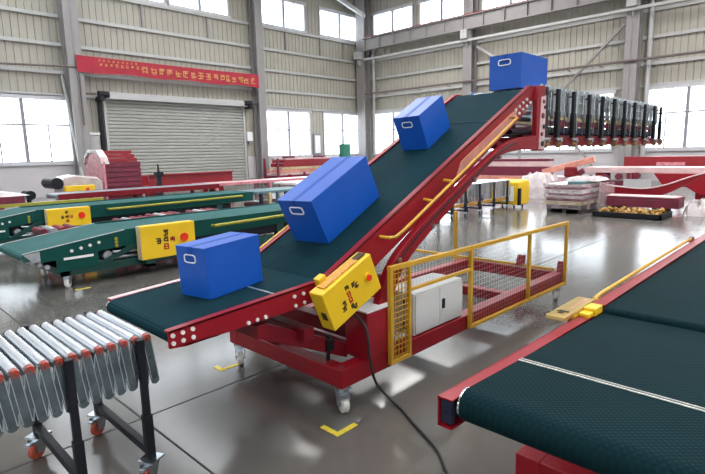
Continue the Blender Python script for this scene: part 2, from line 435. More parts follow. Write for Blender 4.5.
a = MB(); a.bx(8.6, 9.1, WY-.2, WY, 1.3, 2.6); o = tag(a.build('notice_board', 'steel_light', None, .01), 'pale grey notice board on the wall left of the roller shutter', 'notice board', None)
b_ = MB(); b_.bx(8.55, 9.12, WY-.24, WY, 2.62, 2.72); b_.build('top_rail', 'white_paint', o)
a = MB(); a.bx(17.08, 18.05-.7+.1, WY-.12, WY-.02, .25, 1.5); tag(a.build('wall_panel', 'wall_white', None, .01), 'white wall panel low on the wall right of the roller shutter', 'panel')
a = MB(); a.bx(17.05, 17.4, WY-.25, WY, 2.35, 2.85); o = tag(a.build('fuse_box', 'white_paint', None, .02), 'small white fuse box on the wall right of the roller shutter', 'fuse box')
b_ = MB(); b_.bx(17.15, 17.3, WY-.2, WY-.05, 2.15, 2.35); b_.build('cable_gland', 'steel_grey', o)
a = MB(); a.bx(22.1, 22.75, WY-.12, WY-.02, 1.5, 2.8); o = tag(a.build('notice_board', 'frame_grey', None, .01), 'framed white notice board between two low windows on the left wall', 'notice board')
b_ = MB(); b_.bx(22.2, 22.65, WY-.14, WY-.12, 1.6, 2.7); b_.build('sheet', 'white_paint', o)
# banner
a = MB()
N = 40; top = lambda x: 5.90-.012*math.sin((x-8.0)/10*math.pi)*2
vs = []; fs = []
for i in range(N+1):
    x = 8.22+9.33*i/N; wob = .015*math.sin(i*1.3)
    for (yy, z) in ((WY-.86+wob, 5.23-.03*math.sin(i*.5)), (WY-.86+wob, top(x)), (WY-.85+wob, top(x)), (WY-.85+wob, 5.23-.03*math.sin(i*.5))): vs.append((x, yy, z))
for i in range(N):
    for j in range(4): fs.append((i*4+j, i*4+(j+1) % 4, i*4+4+(j+1) % 4, i*4+4+j))
fs += [(0, 1, 2, 3), (N*4+3, N*4+2, N*4+1, N*4)]
a.add(vs, fs)
ban = tag(a.build('banner', 'banner_red', None), 'long red cloth banner with pale yellow writing above the roller shutter', 'banner')
rng = random.Random(3); g = MB()
for x in (11.55, 12.0, 12.4, 12.8, 13.25, 13.65, 14.1, 14.5, 14.95, 15.4, 15.8, 16.15, 16.5, 16.95, 17.3, 17.75):
    glyph(g, (x*.965, WY-.885, 5.53), (1, 0, 0), (0, 0, 1), (0, -1, 0), .33, rng, .13)
for i in range(9): glyph(g, (9.2+i*.23, WY-.885, 5.60), (1, 0, 0), (0, 0, 1), (0, -1, 0), .14, rng, .15)
for i in range(9): glyph(g, (9.15+i*.2, WY-.885, 5.77), (1, 0, 0), (0, 0, 1), (0, -1, 0), .1, rng, .15)
g.build('lettering', 'banner_gold', ban)

# ------------------------------------------------------------------ shared machine pieces
def caster(root, x, y, r, zt, mw='nylon', mf='zinc', yaw=0.4, w=.035, name='caster', zb=0):
    """swivel caster: plate and fork, the wheel a sub-part; stands on the floor at x, y, top plate at zt"""
    c_, s_ = math.cos(yaw), math.sin(yaw); R = Matrix(((c_, -s_, 0), (s_, c_, 0), (0, 0, 1)))
    P = lambda a, b, z: Vector((x, y, zb+z))+R@Vector((a, b, 0))
    hw = w/2+.008; off = -.02
    m = MB(); m.box((x, y, zt-.006), (.09, .09, .012), R); m.tube((x, y, zt-.012), (x, y, zb+2*r+.01), .022, 12); m.box((x, y, zb+2*r+.012), (.07, w+.03, .012), R)
    for sd in (-1, 1):
        pts = [P(.03, sd*hw, 2*r+.012), P(off-.03, sd*hw, 2*r+.012), P(off-.02, sd*hw, r-.012), P(off+.02, sd*hw, r-.012)]
        q = [p+R@Vector((0, sd*.006, 0)) for p in pts]
        m.add(pts+q, [(0, 1, 2, 3), (4, 7, 6, 5), (0, 4, 5, 1), (1, 5, 6, 2), (2, 6, 7, 3), (3, 7, 4, 0)])
    m.box(P(-.05, 0, 2*r+.0), (.05, w, .012), R)
    m.tube(P(off, -hw-.008, r), P(off, hw+.008, r), .009, 10)
    cst = m.build(name, mf, root, smooth=True)
    q = MB(); prof = [(-w/2, r*.35), (-w/2, r*.86), (-w/2+.006, r), (w/2-.006, r), (w/2, r*.86), (w/2, r*.35)]
    n = 24; vs = []; fs = []
    for i in range(n):
        t = 2*math.pi*i/n
        for (b, rr) in prof: vs.append(P(off+rr*math.cos(t), b, r+rr*math.sin(t)))
    k = len(prof)
    for i in range(n):
        for j in range(k-1): fs.append((i*k+j, i*k+j+1, ((i+1) % n)*k+j+1, ((i+1) % n)*k+j))
        fs.append((i*k+k-1, i*k, ((i+1) % n)*k, ((i+1) % n)*k+k-1))
    q.add(vs, fs); q.build('wheel', mw, cst, smooth=True)
    return cst
def belt_band(mb, top, r0, r1, y0, y1):
    """closed belt loop: top line through points [(x,z)...], end rollers of radius r0 / r1, running back underneath"""
    (xa, za), (xb, zb) = top[0], top[-1]
    poly = arc(xa, za-r0, r0, 270, 90, 10)+list(top[1:-1])+arc(xb, zb-r1, r1, 90, -90, 10)
    under = [(x, z-2*min(r0, r1)) for x, z in reversed(top[1:-1])]
    mb.prism(poly+under, y0, y1)
def flex(root, xs, y0, y1, zt, drop, lean, leg_x, zb, rr=.022, legmat='black', wheelmat='orange_wheel', wr=.05, offs=.05, caps=True, simple=False, cross=True, yaw=.5, wheelz=0, lw=.021, lg=.016, zl=0):
    """flexible roller conveyor: rollers on scissor links, telescopic legs with casters, tie bars"""
    for i, x in enumerate(xs):
        m = MB(); m.tube((x, y0+.012, zt-rr), (x, y1-.012, zt-rr), rr, 14 if not simple else 8); r_ = m.build('roller', 'roller_steel', root, smooth=True)
        if caps:
            for ya_ in (y0-.003, y1-.012):
                m = MB(); m.tube((x, ya_-(.0135 if ya_ < y1-.1 else -.0135), zt-rr), (x, ya_+.015, zt-rr), rr*.8, 12); m.build('end_cap', 'orange_cap', r_, smooth=True)
    pitch = xs[1]-xs[0]
    for sd, y in ((-1, y0-.008), (1, y1+.008)):
        for i, x, sg in [(i, x, sg) for i, x in enumerate(xs) for sg in ((1, -1) if not simple else ((1,) if i % 2 else (-1,)))]:
            m = MB(); w = lw; t = .0025
            a = Vector((x-lean*.12, 0, zt-rr-zl)); b = Vector((x+lean, 0, zt-drop)); yy = y+sd*(.004 if sg > 0 else .0)
            if sg < 0: b = Vector((x-lean*(.55 if simple else 1.3), 0, zt-drop))
            d = (b-a).normalized(); nrm = Vector((-d.z, 0, d.x))
            ang = math.atan2(d.z, d.x)
            poly = [(b.x+w*math.cos(ang+t_), b.z+w*math.sin(ang+t_)) for t_ in [math.pi*(-.5+j/6) for j in range(7)]]
            poly += [(a.x+w*math.cos(ang+t_), a.z+w*math.sin(ang+t_)) for t_ in [math.pi*(.5+j/6) for j in range(7)]]
            m.prism(poly, yy-t, yy+t)
            for f_ in (0, .45, .95):
                p = a.lerp(b, f_); m.tube((p.x, yy, p.z), (p.x, yy+sd*.008, p.z), .007, 8)
            m.m = 1     # raised rims of the pressed plate
            for e in (-1, 1): m.bar(Vector((a.x, yy+sd*.003, a.z))+nrm*(w*.85*e), Vector((b.x, yy+sd*.003, b.z))+nrm*(w*.85*e), .003, .003)
            m.build('link', ['zinc', 'chrome'] if simple else ['link_steel', 'zinc'], root)
    for lx in leg_x:
        for sd, y in ((-1, y0-offs), (1, y1+offs)):
            m = MB(); m.bx(lx-lg, lx+lg, y-.016, y+.016, zb+.16, zt-.01); m.bx(lx-lg*1.3, lx+lg*1.3, y-.021, y+.021, zb+2*wr+.03, zb+.36)
            m.tube((lx, min(y, y+(-sd)*(offs-.01)), zt-.06), (lx, max(y, y-sd*(offs-.01)), zt-.06), .008, 8)
            m.build('leg', legmat, root, .003)
            if wheelz == 0: caster(root, lx, y, wr, zb+2*wr+.03, wheelmat, 'zinc', yaw, .028, zb=zb)
        if cross:
            m = MB(); m.bx(lx-.018, lx+.018, y0-offs, y1+offs, zb+.15, zb+.19); m.build('tie_bar', legmat, root, .003)

# ------------------------------------------------------------------ the red incline conveyor
MC = thing('incline_conveyor', 'red mobile incline belt conveyor carrying blue boxes, with yellow control box and mesh guard', 'conveyor', (3.5, 2.7, 0))
YN, YF = 2.21, 3.07                      # outer faces of the conveyor body
b = MB()
b.bx(2.05, 5.42, 2.11, 2.21, .17, .29); b.bx(2.05, 5.42, 3.24, 3.34, .17, .29)
b.bx(2.052, 2.15, 2.208, 3.242, .171, .289); b.bx(5.32, 5.418, 2.208, 3.242, .171, .288); b.bx(3.3, 3.4, 2.2, 3.25, .18, .28)
b.bx(4.3, 4.4, 2.2, 3.25, .18, .27); b.bx(2.46, 2.54, 2.2, 3.25, .175, .28)
b.prism([(5.36, .29), (5.42, .29), (5.42, .40), (5.39, .40)], 2.12, 2.18); b.prism([(5.3, .31), (5.42, .31), (5.42, .42), (5.36, .42)], 2.55, 2.62)
b.build('base_frame', 'red', MC, .006)
for x, y, yw in ((2.10, 2.16, 1.15), (2.10, 3.28, 1.0), (5.33, 2.16, .5), (5.33, 3.28, .3)): caster(MC, x, y, .058, .168, 'nylon', 'zinc', yw, .045)
for y0, y1 in ((2.10, 2.30), (3.15, 3.35)):
    b = MB(); b.bx(2.28, 2.52, y0, y1, .289, .60); b.build('column', 'red', MC, .008)
    b = MB(); b.bx(2.275, 2.525, y0-.003, y1+.003, .60, .608); b.build('column_top_glint', 'white_paint', MC)  # white plate paints a reflection onto the column top
b = MB(); b.bx(2.34, 2.44, 2.3, 3.15, .36, .46); b.bx(1.86, 1.94, 2.22, 3.06, .50, .58); b.build('cross_beam', 'dark_red', MC, .006)
b = MB(); b.bx(1.55, 1.62, YN+.03, YF-.03, .60, .68); b.bx(1.2, 1.26, YN+.03, YF-.03, .70, .74); b.build('cross_member', 'dark_red', MC, .004)
for y in (2.32, 2.9):
    b = MB(); b.bar((1.58, y, .64), (2.3, y, .30), .06, .09); b.build('diagonal_brace', 'dark_red', MC, .004)
b = MB(); b.tube((2.12, 2.30, .29), (2.12, 2.30, .46), .014); b.bx(2.09, 2.15, 2.27, 2.33, .36, .43); b.build('levelling_jack', 'black', MC, smooth=True)
# drive under the infeed
b = MB(); b.tube((2.75, 2.5, .62), (2.75, 2.86, .62), .09, 16); b.bx(2.65, 2.85, 2.86, 3.0, .52, .72); b.build('drive_motor', 'navy', MC, smooth=True)
# infeed section
prof = [(1.035, .797), (1.97, .85), (2.08, .86), (2.02, .735), (1.6, .715), (1.12, .702), (1.035, .712)]
for y0, y1 in ((YN, YN+.012), (YF-.012, YF)):
    if y0 > 2.5: prof = [(1.09, .788), (1.97, .838), (2.06, .843), (2.02, .735), (1.6, .715), (1.12, .702), (1.09, .712)]
    b = MB(); b.prism(prof, y0, y1); b.bx(1.10, 1.3, y0 if y0 < 2.5 else y0-.04, y1+.04 if y0 < 2.5 else y1, .705, .716)
    if y0 < 2.5: b.prism([(1.035, .797), (1.97, .85), (1.97, .838), (1.035, .785)], YN, YN+.045)
    b.build('infeed_side_plate', 'red', MC, .002)
b = MB(); b.prism([(1.09, .790), (2.0, .842), (2.0, .836), (1.09, .784)], YF-.045, YF+.002); b.build('edge_strip', 'pink_belt', MC)  # pale pink colour paints the thin highlight along the far edge
b = MB(); belt_band(b, [(1.10, .783), (2.06, .836)], .04, .035, YN+.05, YF-.05); b.build('infeed_belt', 'belt', MC, smooth=True)
for y in (YN+.012, YF-.05):
    b = MB(); b.tube((1.10, y, .743), (1.10, y+.038, .743), .03, 16); b.build('end_roller', 'chrome', MC, smooth=True)
b = MB(); b.bar((1.71, YN+.05, .8175), (1.71, YF-.05, .8175), .012, .004); b.build('belt_seam', 'zinc_dull', MC)
for x, z in ((1.055, .773), (1.105, .776), (1.157, .779), (1.055, .735), (1.105, .737), (1.157, .738), (1.474, .726), (1.53, .729), (1.585, .731), (1.79, .800), (1.857, .803), (1.795, .745), (1.862, .748)):
    b = MB(); b.tube((x, YN-.008, z), (x, YN+.001, z), .0105, 12); b.build('bolt', 'nylon', MC, smooth=True)
# incline
SL = .492; X1, Z1 = 2.02, .826; X2 = 4.70
zi = lambda x: Z1+SL*(x-X1)
crest = [(X2-.06, zi(X2-.06)), (X2-.02, zi(X2-.02)-.002), (X2+.02, zi(X2)+.004), (X2+.08, zi(X2)+.004)]
top = [(X1, Z1)]+crest+[(4.86, zi(X2)-.002)]
b = MB(); r = .04
poly = arc(X1+.02, Z1-r+.004, r, 240, 115, 6)+crest+arc(4.86, zi(X2)-r, r, 90, -60, 8)+[(4.7, zi(X2)-.12)]
b.prism(poly, YN+.05, YF-.05); b.build('incline_belt', 'belt', MC, smooth=True)
xs_ = 4.08; b = MB(); b.bar((xs_, YN+.05, zi(xs_)+.002), (xs_, YF-.05, zi(xs_)+.002), .014, .004); b.build('belt_seam', 'teal_grey', MC)
side = [(1.96, .80), (2.06, .872), (X2-.02, zi(X2)+.028), (4.93, zi(X2)+.028), (4.93, zi(X2)-.06), (4.72, zi(X2)-.10), (4.5, zi(4.5)-.17), (2.55, zi(2.55)-.2), (2.2, .70), (2.02, .73)]
for y0, y1 in ((YN-.004, YN+.014), (YF-.014, YF+.004)):
    if y0 > 2.5: side = [(x, z-.016) if z > zi(x) else (x, z) for x, z in side]
    b = MB(); b.prism(side, y0, y1)
    ya, yb = (YN-.004, YN+.046) if y0 < 2.5 else (YF-.046, YF+.004)
    dz = 0 if y0 < 2.5 else -.016
    b.prism([(2.06, .872+dz), (X2-.02, zi(X2)+.028+dz), (X2-.02, zi(X2)+.014+dz), (2.06, .858+dz)], ya, yb)
    b.build('incline_side_plate', 'red', MC, .002)
# pale polished cover strip fixed on the upper side plate
b = MB(); b.prism([(3.50, zi(3.50)-.045), (4.42, zi(4.42)-.045), (4.36, zi(4.36)-.155), (3.42, zi(3.42)-.155)], YN-.010, YN-.003); b.build('cover_strip', 'salmon', MC, .001)
for k in range(9):
    x = 4.38+.28*(k//2)/4; z = zi(x)-(.05 if k % 2 else .11)
    b = MB(); b.tube((x, YN-.016, z), (x, YN-.003, z), .014, 10); b.build('bolt', 'nylon', MC, smooth=True)
# curved support arms
def curve(pts, n=6):
    out = []
    for i in range(len(pts)-1):
        p0 = Vector(pts[max(i-1, 0)]); p1 = Vector(pts[i]); p2 = Vector(pts[i+1]); p3 = Vector(pts[min(i+2, len(pts)-1)])
        for k in range(n):
            t = k/n
            out.append(tuple(.5*((2*p1)+(p2-p0)*t+(2*p0-5*p1+4*p2-p3)*t*t+(3*p1-p0-3*p2+p3)*t*t*t)))
    out.append(tuple(pts[-1])); return out
low = curve([(2.56, .45), (2.60, .62), (2.70, .79), (2.90, .945), (3.30, 1.17), (3.78, 1.44), (4.05, 1.545), (4.35, 1.585), (4.74, 1.585)])
upp = curve([(4.74, 1.715), (4.36, 1.69), (4.06, 1.62), (3.72, 1.47), (3.3, 1.27), (2.90, 1.07), (2.66, .92), (2.53, .78), (2.45, .62), (2.42, .45)])
for y0, y1 in ((YN-.06, YN-.006), (YF+.006, YF+.06)):
    b = MB(); b.prism(low+upp, y0, y1); b.build('support_arm', 'red', MC, .004)
    b = MB(); ln = curve([(2.62, .84), (2.9, 1.03), (3.3, 1.24), (3.72, 1.44), (4.06, 1.59), (4.3, 1.65)]); yy = y0-.004 if y0 < 2.5 else y1+.004
    b.path([(p[0], yy, p[1]) for p in ln], .006, 8); b.build('cable_duct', 'black', MC, smooth=True)
    for (x, z) in ((2.66, .87), (3.05, 1.06), (3.62, 1.36), (4.02, 1.53)):
        b = MB(); b.tube((x, y0-.012, z), (x, y1+.012, z), .02, 12); b.build('pivot_pin', 'zinc', MC, smooth=True)
for x, z in ((4.08, 1.60), (3.2, 1.10), (4.62, 1.60)):
    b = MB(); b.bx(x, x+.08, YN, YF, z, z+.06); b.build('arm_cross_tie', 'dark_red', MC, .004)
# head plate and the dark idler stack between arm and belt
for y0, y1 in ((YN-.05, YN-.004), (YF+.004, YF+.05)):
    b = MB(); b.prism([(4.72, 1.575), (4.90, 1.575), (4.90, zi(X2)+.03), (4.78, zi(X2)+.03), (4.72, zi(X2)-.10)], y0, y1); b.build('head_plate', 'red', MC, .004)
b = MB(); b.prism([(4.775, 1.59), (4.895, 1.59), (4.895, 2.09), (4.80, 2.07)], YN-.056, YN-.05); b.build('head_cover', 'pale_film', MC)
for k, (x, z, rr) in enumerate(((4.84, 2.03, .018), (4.87, 1.98, .016), (4.83, 1.90, .026), (4.86, 1.80, .022), (4.82, 1.73, .02), (4.84, 1.64, .026))):
    b = MB(); b.tube((x, YN-.066, z), (x, YN-.05, z), rr, 14); b.build('cover_bolt', 'maroon' if k % 2 == 0 else 'navy', MC, smooth=True)
for z, m_, rr in ((1.80, 'zinc', .022), (1.865, 'black', .02), (1.93, 'zinc', .022), (1.75, 'black', .022)):
    b = MB(); b.tube((4.36+(z-1.75)*1.2, YN+.03, z), (4.73, YN+.03, z), rr, 10); b.build('idler_stack', m_, MC, smooth=True)
b = MB(); b.bx(4.42, 4.73, YN+.06, YF-.06, 1.73, 1.76); b.build('drip_tray', 'black', MC)
# cantilever that carries the raised roller conveyor
b = MB(); b.bx(4.70, 9.1, YN+.08, YN+.13, 1.62, 1.73); b.bx(4.70, 9.1, YF-.13, YF-.08, 1.62, 1.73)
for i in range(9): b.bx(5.2+i*.47, 5.26+i*.47, YN+.13, YF-.13, 1.63, 1.72)
b.build('cantilever_beam', 'red', MC, .004)
# yellow handrail on the incline
b = MB(); yh = 2.125
b.path([(2.53, YN-.004, 1.045), (2.535, yh, 1.045), (2.60, yh, 1.042), (2.70, yh, 1.083), (4.26, yh, 1.862), (4.27, YN-.004, 1.867)], .011, 10)
for x, z in ((3.02, 1.243), (3.27, 1.368)):
    b.path([(x, yh, z), (x, YN-.004, z+.01)], .012, 8)
b.build('handrail', 'rail_yellow', MC, smooth=True)
b = MB(); b.path([(2.2, YF+.004, .87), (2.2, YF+.09, .87), (2.3, YF+.09, .92), (3.3, YF+.09, 1.41), (3.3, YF+.004, 1.41)], .013, 10); b.build('handrail', 'yellow', MC, smooth=True)
# control box, tilted with the incline
an = math.radians(23); u = Vector((math.cos(an), 0, math.sin(an))); v = Vector((-math.sin(an), 0, math.cos(an))); nn = Vector((0, -1, 0))
cb = Vector((2.108, 2.105, .788)); R = Matrix((u, Vector((0, 1, 0)), v)).transposed()
b = MB(); b.box(cb, (.445, .11, .255), R); cbx = b.build('control_box', 'yellow', MC, .006)
b = MB(); b.box(cb+v*.133+u*-.02, (.30, .06, .008), R); b.build('warning_strip', 'strip_orange', cbx)
b = MB(); b.box(cb+v*.132+u*.165, (.08, .05, .010), R); b.build('nameplate', 'ink', cbx)
b = MB(); b.box(cb+v*.135+u*-.11+Vector((0, .06, 0)), (.06, .05, .05), R); b.box(cb+u*.05+Vector((0, .075, 0)), (.2, .05, .12), R); b.build('mount', 'yellow', cbx, .004)
b = MB(); p = cb+u*.135+v*.012+nn*.055; b.tube(p, p+nn*.014, .028, 18); b.build('button_collar', 'yellow', cbx, smooth=True)
b = MB(); b.tube(p+nn*.014, p+nn*.026, .019, 18, .019); b.build('emergency_stop', 'button_red', cbx, smooth=True)
rng = random.Random(5)
g = MB(); g2 = MB(); face = cb+nn*.0565
for (a, c2, red) in ((-.035, .055, 0), (-.035, .018, 1), (-.035, -.02, 1), (-.035, -.055, 0), (.015, .045, 0), (.035, .03, 0), (-.085, -.012, 0), (-.095, -.035, 0), (-.02, -.07, 0)):
    glyph(g2 if red else g, face+u*a*1.1+v*(c2*1.1-.01), u, v, nn, .036, rng, .14)
g.build('lettering', 'ink', cbx); g2.build('red_lettering', 'ink_red', cbx)
b = MB(); b.box(cb-u*.224+v*-.03+nn*.01, (.004, .04, .05), R); b.build('cable_entry', 'ink', cbx)
# mesh guard on the near side
yf = 2.085; zt = lambda x: .853-.010*(x-2.5); zbm = lambda x: .200-.012*(x-2.5)
b = MB()
for x, w in ((2.49, .03), (2.685, .022), (3.475, .03), (4.50, .03), (5.36, .03)):
    b.bx(x-w/2, x+w/2, yf-.015, yf+.015, zbm(x), zt(x))
b.bar((2.475, yf, zt(2.49)), (5.375, yf, zt(5.36)), .032, .032); b.bar((2.475, yf, zbm(2.49)+.012), (2.697, yf, zbm(2.69)+.012), .032, .026); b.bar((3.46, yf, zbm(3.46)+.012), (5.375, yf, zbm(5.36)+.012), .032, .026)
b.bar((2.685, yf, .672), (3.47, yf, .672), .024, .024)
gd = b.build('guard_fence', 'rail_yellow', MC, .003)
def mesh_panel(x0, x1, step, t, m_, lo=0):
    q = MB(); k = int((x1-x0)/step)
    for i in range(1, k+1):
        x = x0+(x1-x0)*i/(k+1); q.bx(x-t, x+t, yf-t, yf+t, max(lo, zbm(x)+.01), zt(x)-.01)
    z = max(lo, .24)
    while z < .83: q.bx(x0, x1, yf-t, yf+t, z-t, z+t); z += step
    q.build('guard_mesh', m_, gd)
mesh_panel(2.50, 2.68, .038, .0026, 'rail_yellow')
for a, c2 in ((2.695, 3.46), (3.49, 4.485), (4.515, 5.345)): mesh_panel(a, c2, .04, .0005, 'zinc_dull', .672 if a < 3 else 0)
# far corner barrier
b = MB(); b.bx(5.36, 5.40, 3.43, 3.47, .30, .86); b.bar((5.36, 2.2, .31), (5.36, 4.05, .305), .03, .03); b.bx(5.34, 5.4, 3.33, 3.45, .26, .30); b.build('far_barrier', 'rail_yellow', MC, .003)
# electrical cabinet behind the guard
b = MB(); b.bx(2.80, 3.43, 2.135, 2.42, .292, .605); cab = b.build('electrical_cabinet', 'grey_cabinet', MC, .008)
for x0, x1 in ((2.812, 3.105), (3.112, 3.42)):
    b = MB(); b.bx(x0, x1, 2.123, 2.135, .305, .59); b.build('cabinet_door', 'grey_cabinet', cab, .003)
b = MB(); b.bx(3.135, 3.165, 2.112, 2.124, .425, .50); b.build('cabinet_handle', 'black', cab, .003)
b = MB(); b.bx(2.785, 2.80, 2.15, 2.22, .51, .56); b.bx(2.785, 2.80, 2.15, 2.22, .34, .39); b.tube((2.785, 2.19, .38), (2.785, 2.19, .52), .012); b.build('cable_inlet', 'black', cab)
b = MB(); b.bx(2.72, 2.75, 2.3, 2.36, .29, .66); b.bx(2.66, 2.78, 2.3, 2.36, .60, .70); b.build('sensor_bracket', 'nylon', MC, .003)
b = MB(); b.bx(2.62, 2.70, 2.32, 2.44, .62, .74); b.bx(2.60, 3.3, 2.75, 2.83, .48, .58); b.build('drive_arm', 'dark_red', MC, .004)

# ------------------------------------------------------------------ blue boxes
def carton(loc, l, w, h, yaw, pitch, label):
    t = thing('carton', label, 'box', loc, 'blue cartons on the incline conveyor')
    t.rotation_euler = (Matrix.Rotation(-pitch, 3, 'Y')@Matrix.Rotation(yaw, 3, 'Z')).to_euler()
    b = MB(); b.bx(0, l, 0, w, 0, h); b.build('carton_body', 'blue_box', t, .004, local=True)
    b = MB(); b.bx(-.0015, l+.0015, 0, w*.497, h-.002, h+.004); b.bx(-.0015, l+.0015, w*.503, w, h-.002, h+.004); b.build('lid_flap', 'blue_box', t, .001, local=True)
    b = MB(); b.bx(-.003, l+.003, w*.5-.018, w*.5+.018, h+.004, h+.005); b.bx(-.004, -.0015, w*.5-.022, w*.5+.022, h-.04, h+.005); b.build('tape', 'blue_tape', t, local=True)
    # hand hole rim on the short end
    b = MB(); cy_, cz_ = w*.52, h*.78; a_, c_ = w*.185, h*.078; pts = []
    for k in range(28):
        th = 2*math.pi*k/28; e = .45
        pts.append((-.003, cy_+math.copysign(abs(math.cos(th))**e, math.cos(th))*a_, cz_+math.copysign(abs(math.sin(th))**e, math.sin(th))*c_))
    b.path(pts+[pts[0], pts[1]], .0048*w/.3, 6); b.build('hand_hole_rim', 'white_paint', t, smooth=True, local=True)
    b = MB(); b.prism([(p[1]*.98+cy_*.02, p[2]*.98+cz_*.02) for p in pts], -.0012, .001, 'x'); b.build('hand_hole', 'blue_tape', t, local=True)
    return t
pi_ = math.atan(SL)
carton((1.430, 2.503, .8030), .41, .258, .291, .144, .055, 'blue carton at the bottom of the belt, nearest the rollers')
carton((2.345, 2.50, zi(2.345)+.003), .634, .338, .334, .05, pi_, 'largest blue carton, lower of the two tilted on the slope')
carton((3.61, 2.59, zi(3.61)+.003), .43, .262, .30, .08, pi_, 'blue carton tilted high on the slope, below the crest')
carton((4.95, 2.44, 2.1945), .60, .35, .335, 0, 0, 'blue carton standing level beyond the crest, highest of all')

# ------------------------------------------------------------------ raised roller conveyor on the cantilever
RC = thing('flexible_roller_conveyor', 'raised flexible roller conveyor with black legs folded up at the top of the incline', 'conveyor', (7, 2.64, 1.60), 'flexible roller conveyors')
xs = [5.02+i*.0865 for i in range(48)]
flex(RC, xs, YN+.05, YF-.05, 2.19, .225, .02, [5.0, 5.29, 5.70, 6.15, 6.58, 7.0, 7.4, 7.83, 8.31, 8.8, 9.13], 1.60, rr=.022, wr=.034, offs=.055, caps=False, simple=True, wheelmat='brass_mix', yaw=1.2, cross=False, lw=.049, lg=.025)
for i in range(10):
    b = MB(); b.bx(5.1+i*.42, 5.14+i*.42, YN+.02, YF-.02, 1.731, 1.755); b.build('rest_bar', 'navy', RC)
for lo_, m_, h_ in ((1.885, 'cream', .045), (1.825, 'maroon', .05), (1.75, 'navy', .06)):
    for y in (YN+.06, YF-.06):
        b = MB(); b.bx(5.0, 8.95, y-.012, y+.012, lo_, lo_+h_); b.build('side_rail', m_, RC)
for i in range(11):
    x = 5.16+i*.38
    b = MB(); b.bx(x-.06, x+.06, YN+.05, YN+.09, 1.80, 1.90); b.build('link_clip', 'dark_red' if i % 3 else 'cream', RC)

for i in range(23):
    x = 5.06+i*.173
    b = MB(); b.bx(x-.012, x+.012, YN+.038, YN+.044, 1.74, 1.97); b.build('lower_link', 'zinc', RC)
# ------------------------------------------------------------------ roller conveyor in the left foreground
FR = thing('flexible_roller_conveyor', 'foreground flexible roller conveyor with steel rollers and orange casters at the infeed', 'conveyor', (.6, 2.8, 0), 'flexible roller conveyors')
flex(FR, [1.012-.0555*17+i*.0555 for i in range(18)], 2.405, 3.0, .752, .245, .022, [.965, .65], 0, rr=.0215, wr=.05, offs=.04, yaw=.5, lw=.021, zl=.005)

# ------------------------------------------------------------------ right foreground conveyor
R2 = thing('belt_conveyor', 'wide red belt conveyor with dark green belts filling the lower right foreground', 'conveyor', (2.6, .4, 0))
ya, yb = -.06, .845
def zr(x): return .823-.05*(x-1.39)
b = MB(); belt_band(b, [(1.40, zr(1.40)), (2.74, zr(2.74))], .055, .03, ya, yb); b.build('near_belt', 'belt_diamond', R2, smooth=True)
b = MB(); belt_band(b, [(2.735, .786), (4.4, .778), (7.4, .80)], .03, .03, ya, yb); b.build('far_belt', 'belt_diamond', R2, smooth=True)
b = MB(); b.bar((1.765, ya, zr(1.765)+.002), (1.765, yb, zr(1.765)+.002), .006, .003); b.bar((1.785, ya, zr(1.785)+.002), (1.785, yb, zr(1.785)+.002), .003, .003); b.build('belt_seam', 'lace', R2)
b = MB(); b.tube((1.40, yb, zr(1.4)-.055), (1.40, yb+.006, zr(1.4)-.055), .055, 24); b.build('roller_end_ring', 'chrome', R2, smooth=True)
b = MB(); b.tube((1.40, yb, zr(1.4)-.055), (1.40, yb+.05, zr(1.4)-.055), .018, 12); b.build('roller_shaft', 'chrome', R2, smooth=True)
def rail(y0, y1, x0, x1, za, zb_, h):
    q = MB(); t = .005; out = y1 > .5
    q.add([], [])
    def sl(a0, a1, d0, d1):  # sloped slab between y a0..a1 and depth d0..d1 under the top line
        vs = [(x, y, z-d) for x, z in ((x0, za), (x1, zb_)) for y in (a0, a1) for d in (d0, d1)]
        q.add(vs, [(0, 1, 3, 2), (4, 6, 7, 5), (0, 4, 5, 1), (2, 3, 7, 6), (0, 2, 6, 4), (1, 5, 7, 3)])
    sl(y0, y1, 0, t); sl(y0, y1, h-t, h)
    yo = (y1-t, y1) if out else (y0, y0+t); sl(*yo, 0, h)
    return q
rail(yb+.012, .912, 1.325, 2.74, .803, .765, .105).build('side_rail', 'red', R2)
rail(-.13, ya-.012, 1.325, 2.74, .803, .765, .105).build('side_rail', 'red', R2)
rail(yb+.004, .912, 2.72, 7.4, .795, .80, .14).build('side_rail', 'red', R2)
rail(-.13, ya-.004, 2.72, 7.4, .795, .80, .14).build('side_rail', 'red', R2)
b = MB(); b.bx(1.335, 1.355, .865, .905, .71, .79); b.bx(1.35, 1.40, .86, .90, .735, .765); b.tube((1.33, .89, .785), (1.36, .89, .785), .012); b.tube((1.33, .885, .745), (1.39, .885, .745), .006); b.build('tensioner', 'navy', R2)
b = MB(); b.bx(2.60, 2.70, .85, .911, .765, .803); b.bx(2.54, 2.61, .86, .911, .765, .788); b.build('hinge_bracket', 'yellow', R2, .004)
b = MB(); b.bx(2.37, 2.78, .914, 1.005, .782, .803); plt = b.build('control_box', 'plate_gold', R2, .004)
b = MB(); b.bx(2.5, 2.7, .914, .95, .70, .782); b.build('box_bracket', 'yellow', plt, .004)
rng = random.Random(11); g = MB()
for a, c2 in ((2.44, .955), (2.465, .97), (2.47, .94)): glyph(g, (a, c2, .8045), (1, 0, 0), (0, 1, 0), (0, 0, 1), .03, rng, .12)
g.build('lettering', 'ink', plt)
b = MB(); b.bx(2.53, 2.75, .945, .952, .803, .8042); b.build('marking_line', 'salmon', plt)
b = MB(); b.path([(2.80, .910, .79), (2.80, .925, .798), (2.9, .928, .805), (4.95, .93, .812), (5.1, .925, .81)], .011, 10); b.build('handrail', 'rail_yellow', R2, smooth=True)
b = MB(); b.bx(5.06, 5.14, .912, .945, .78, .825); b.build('handrail_end', 'maroon', R2, .01)
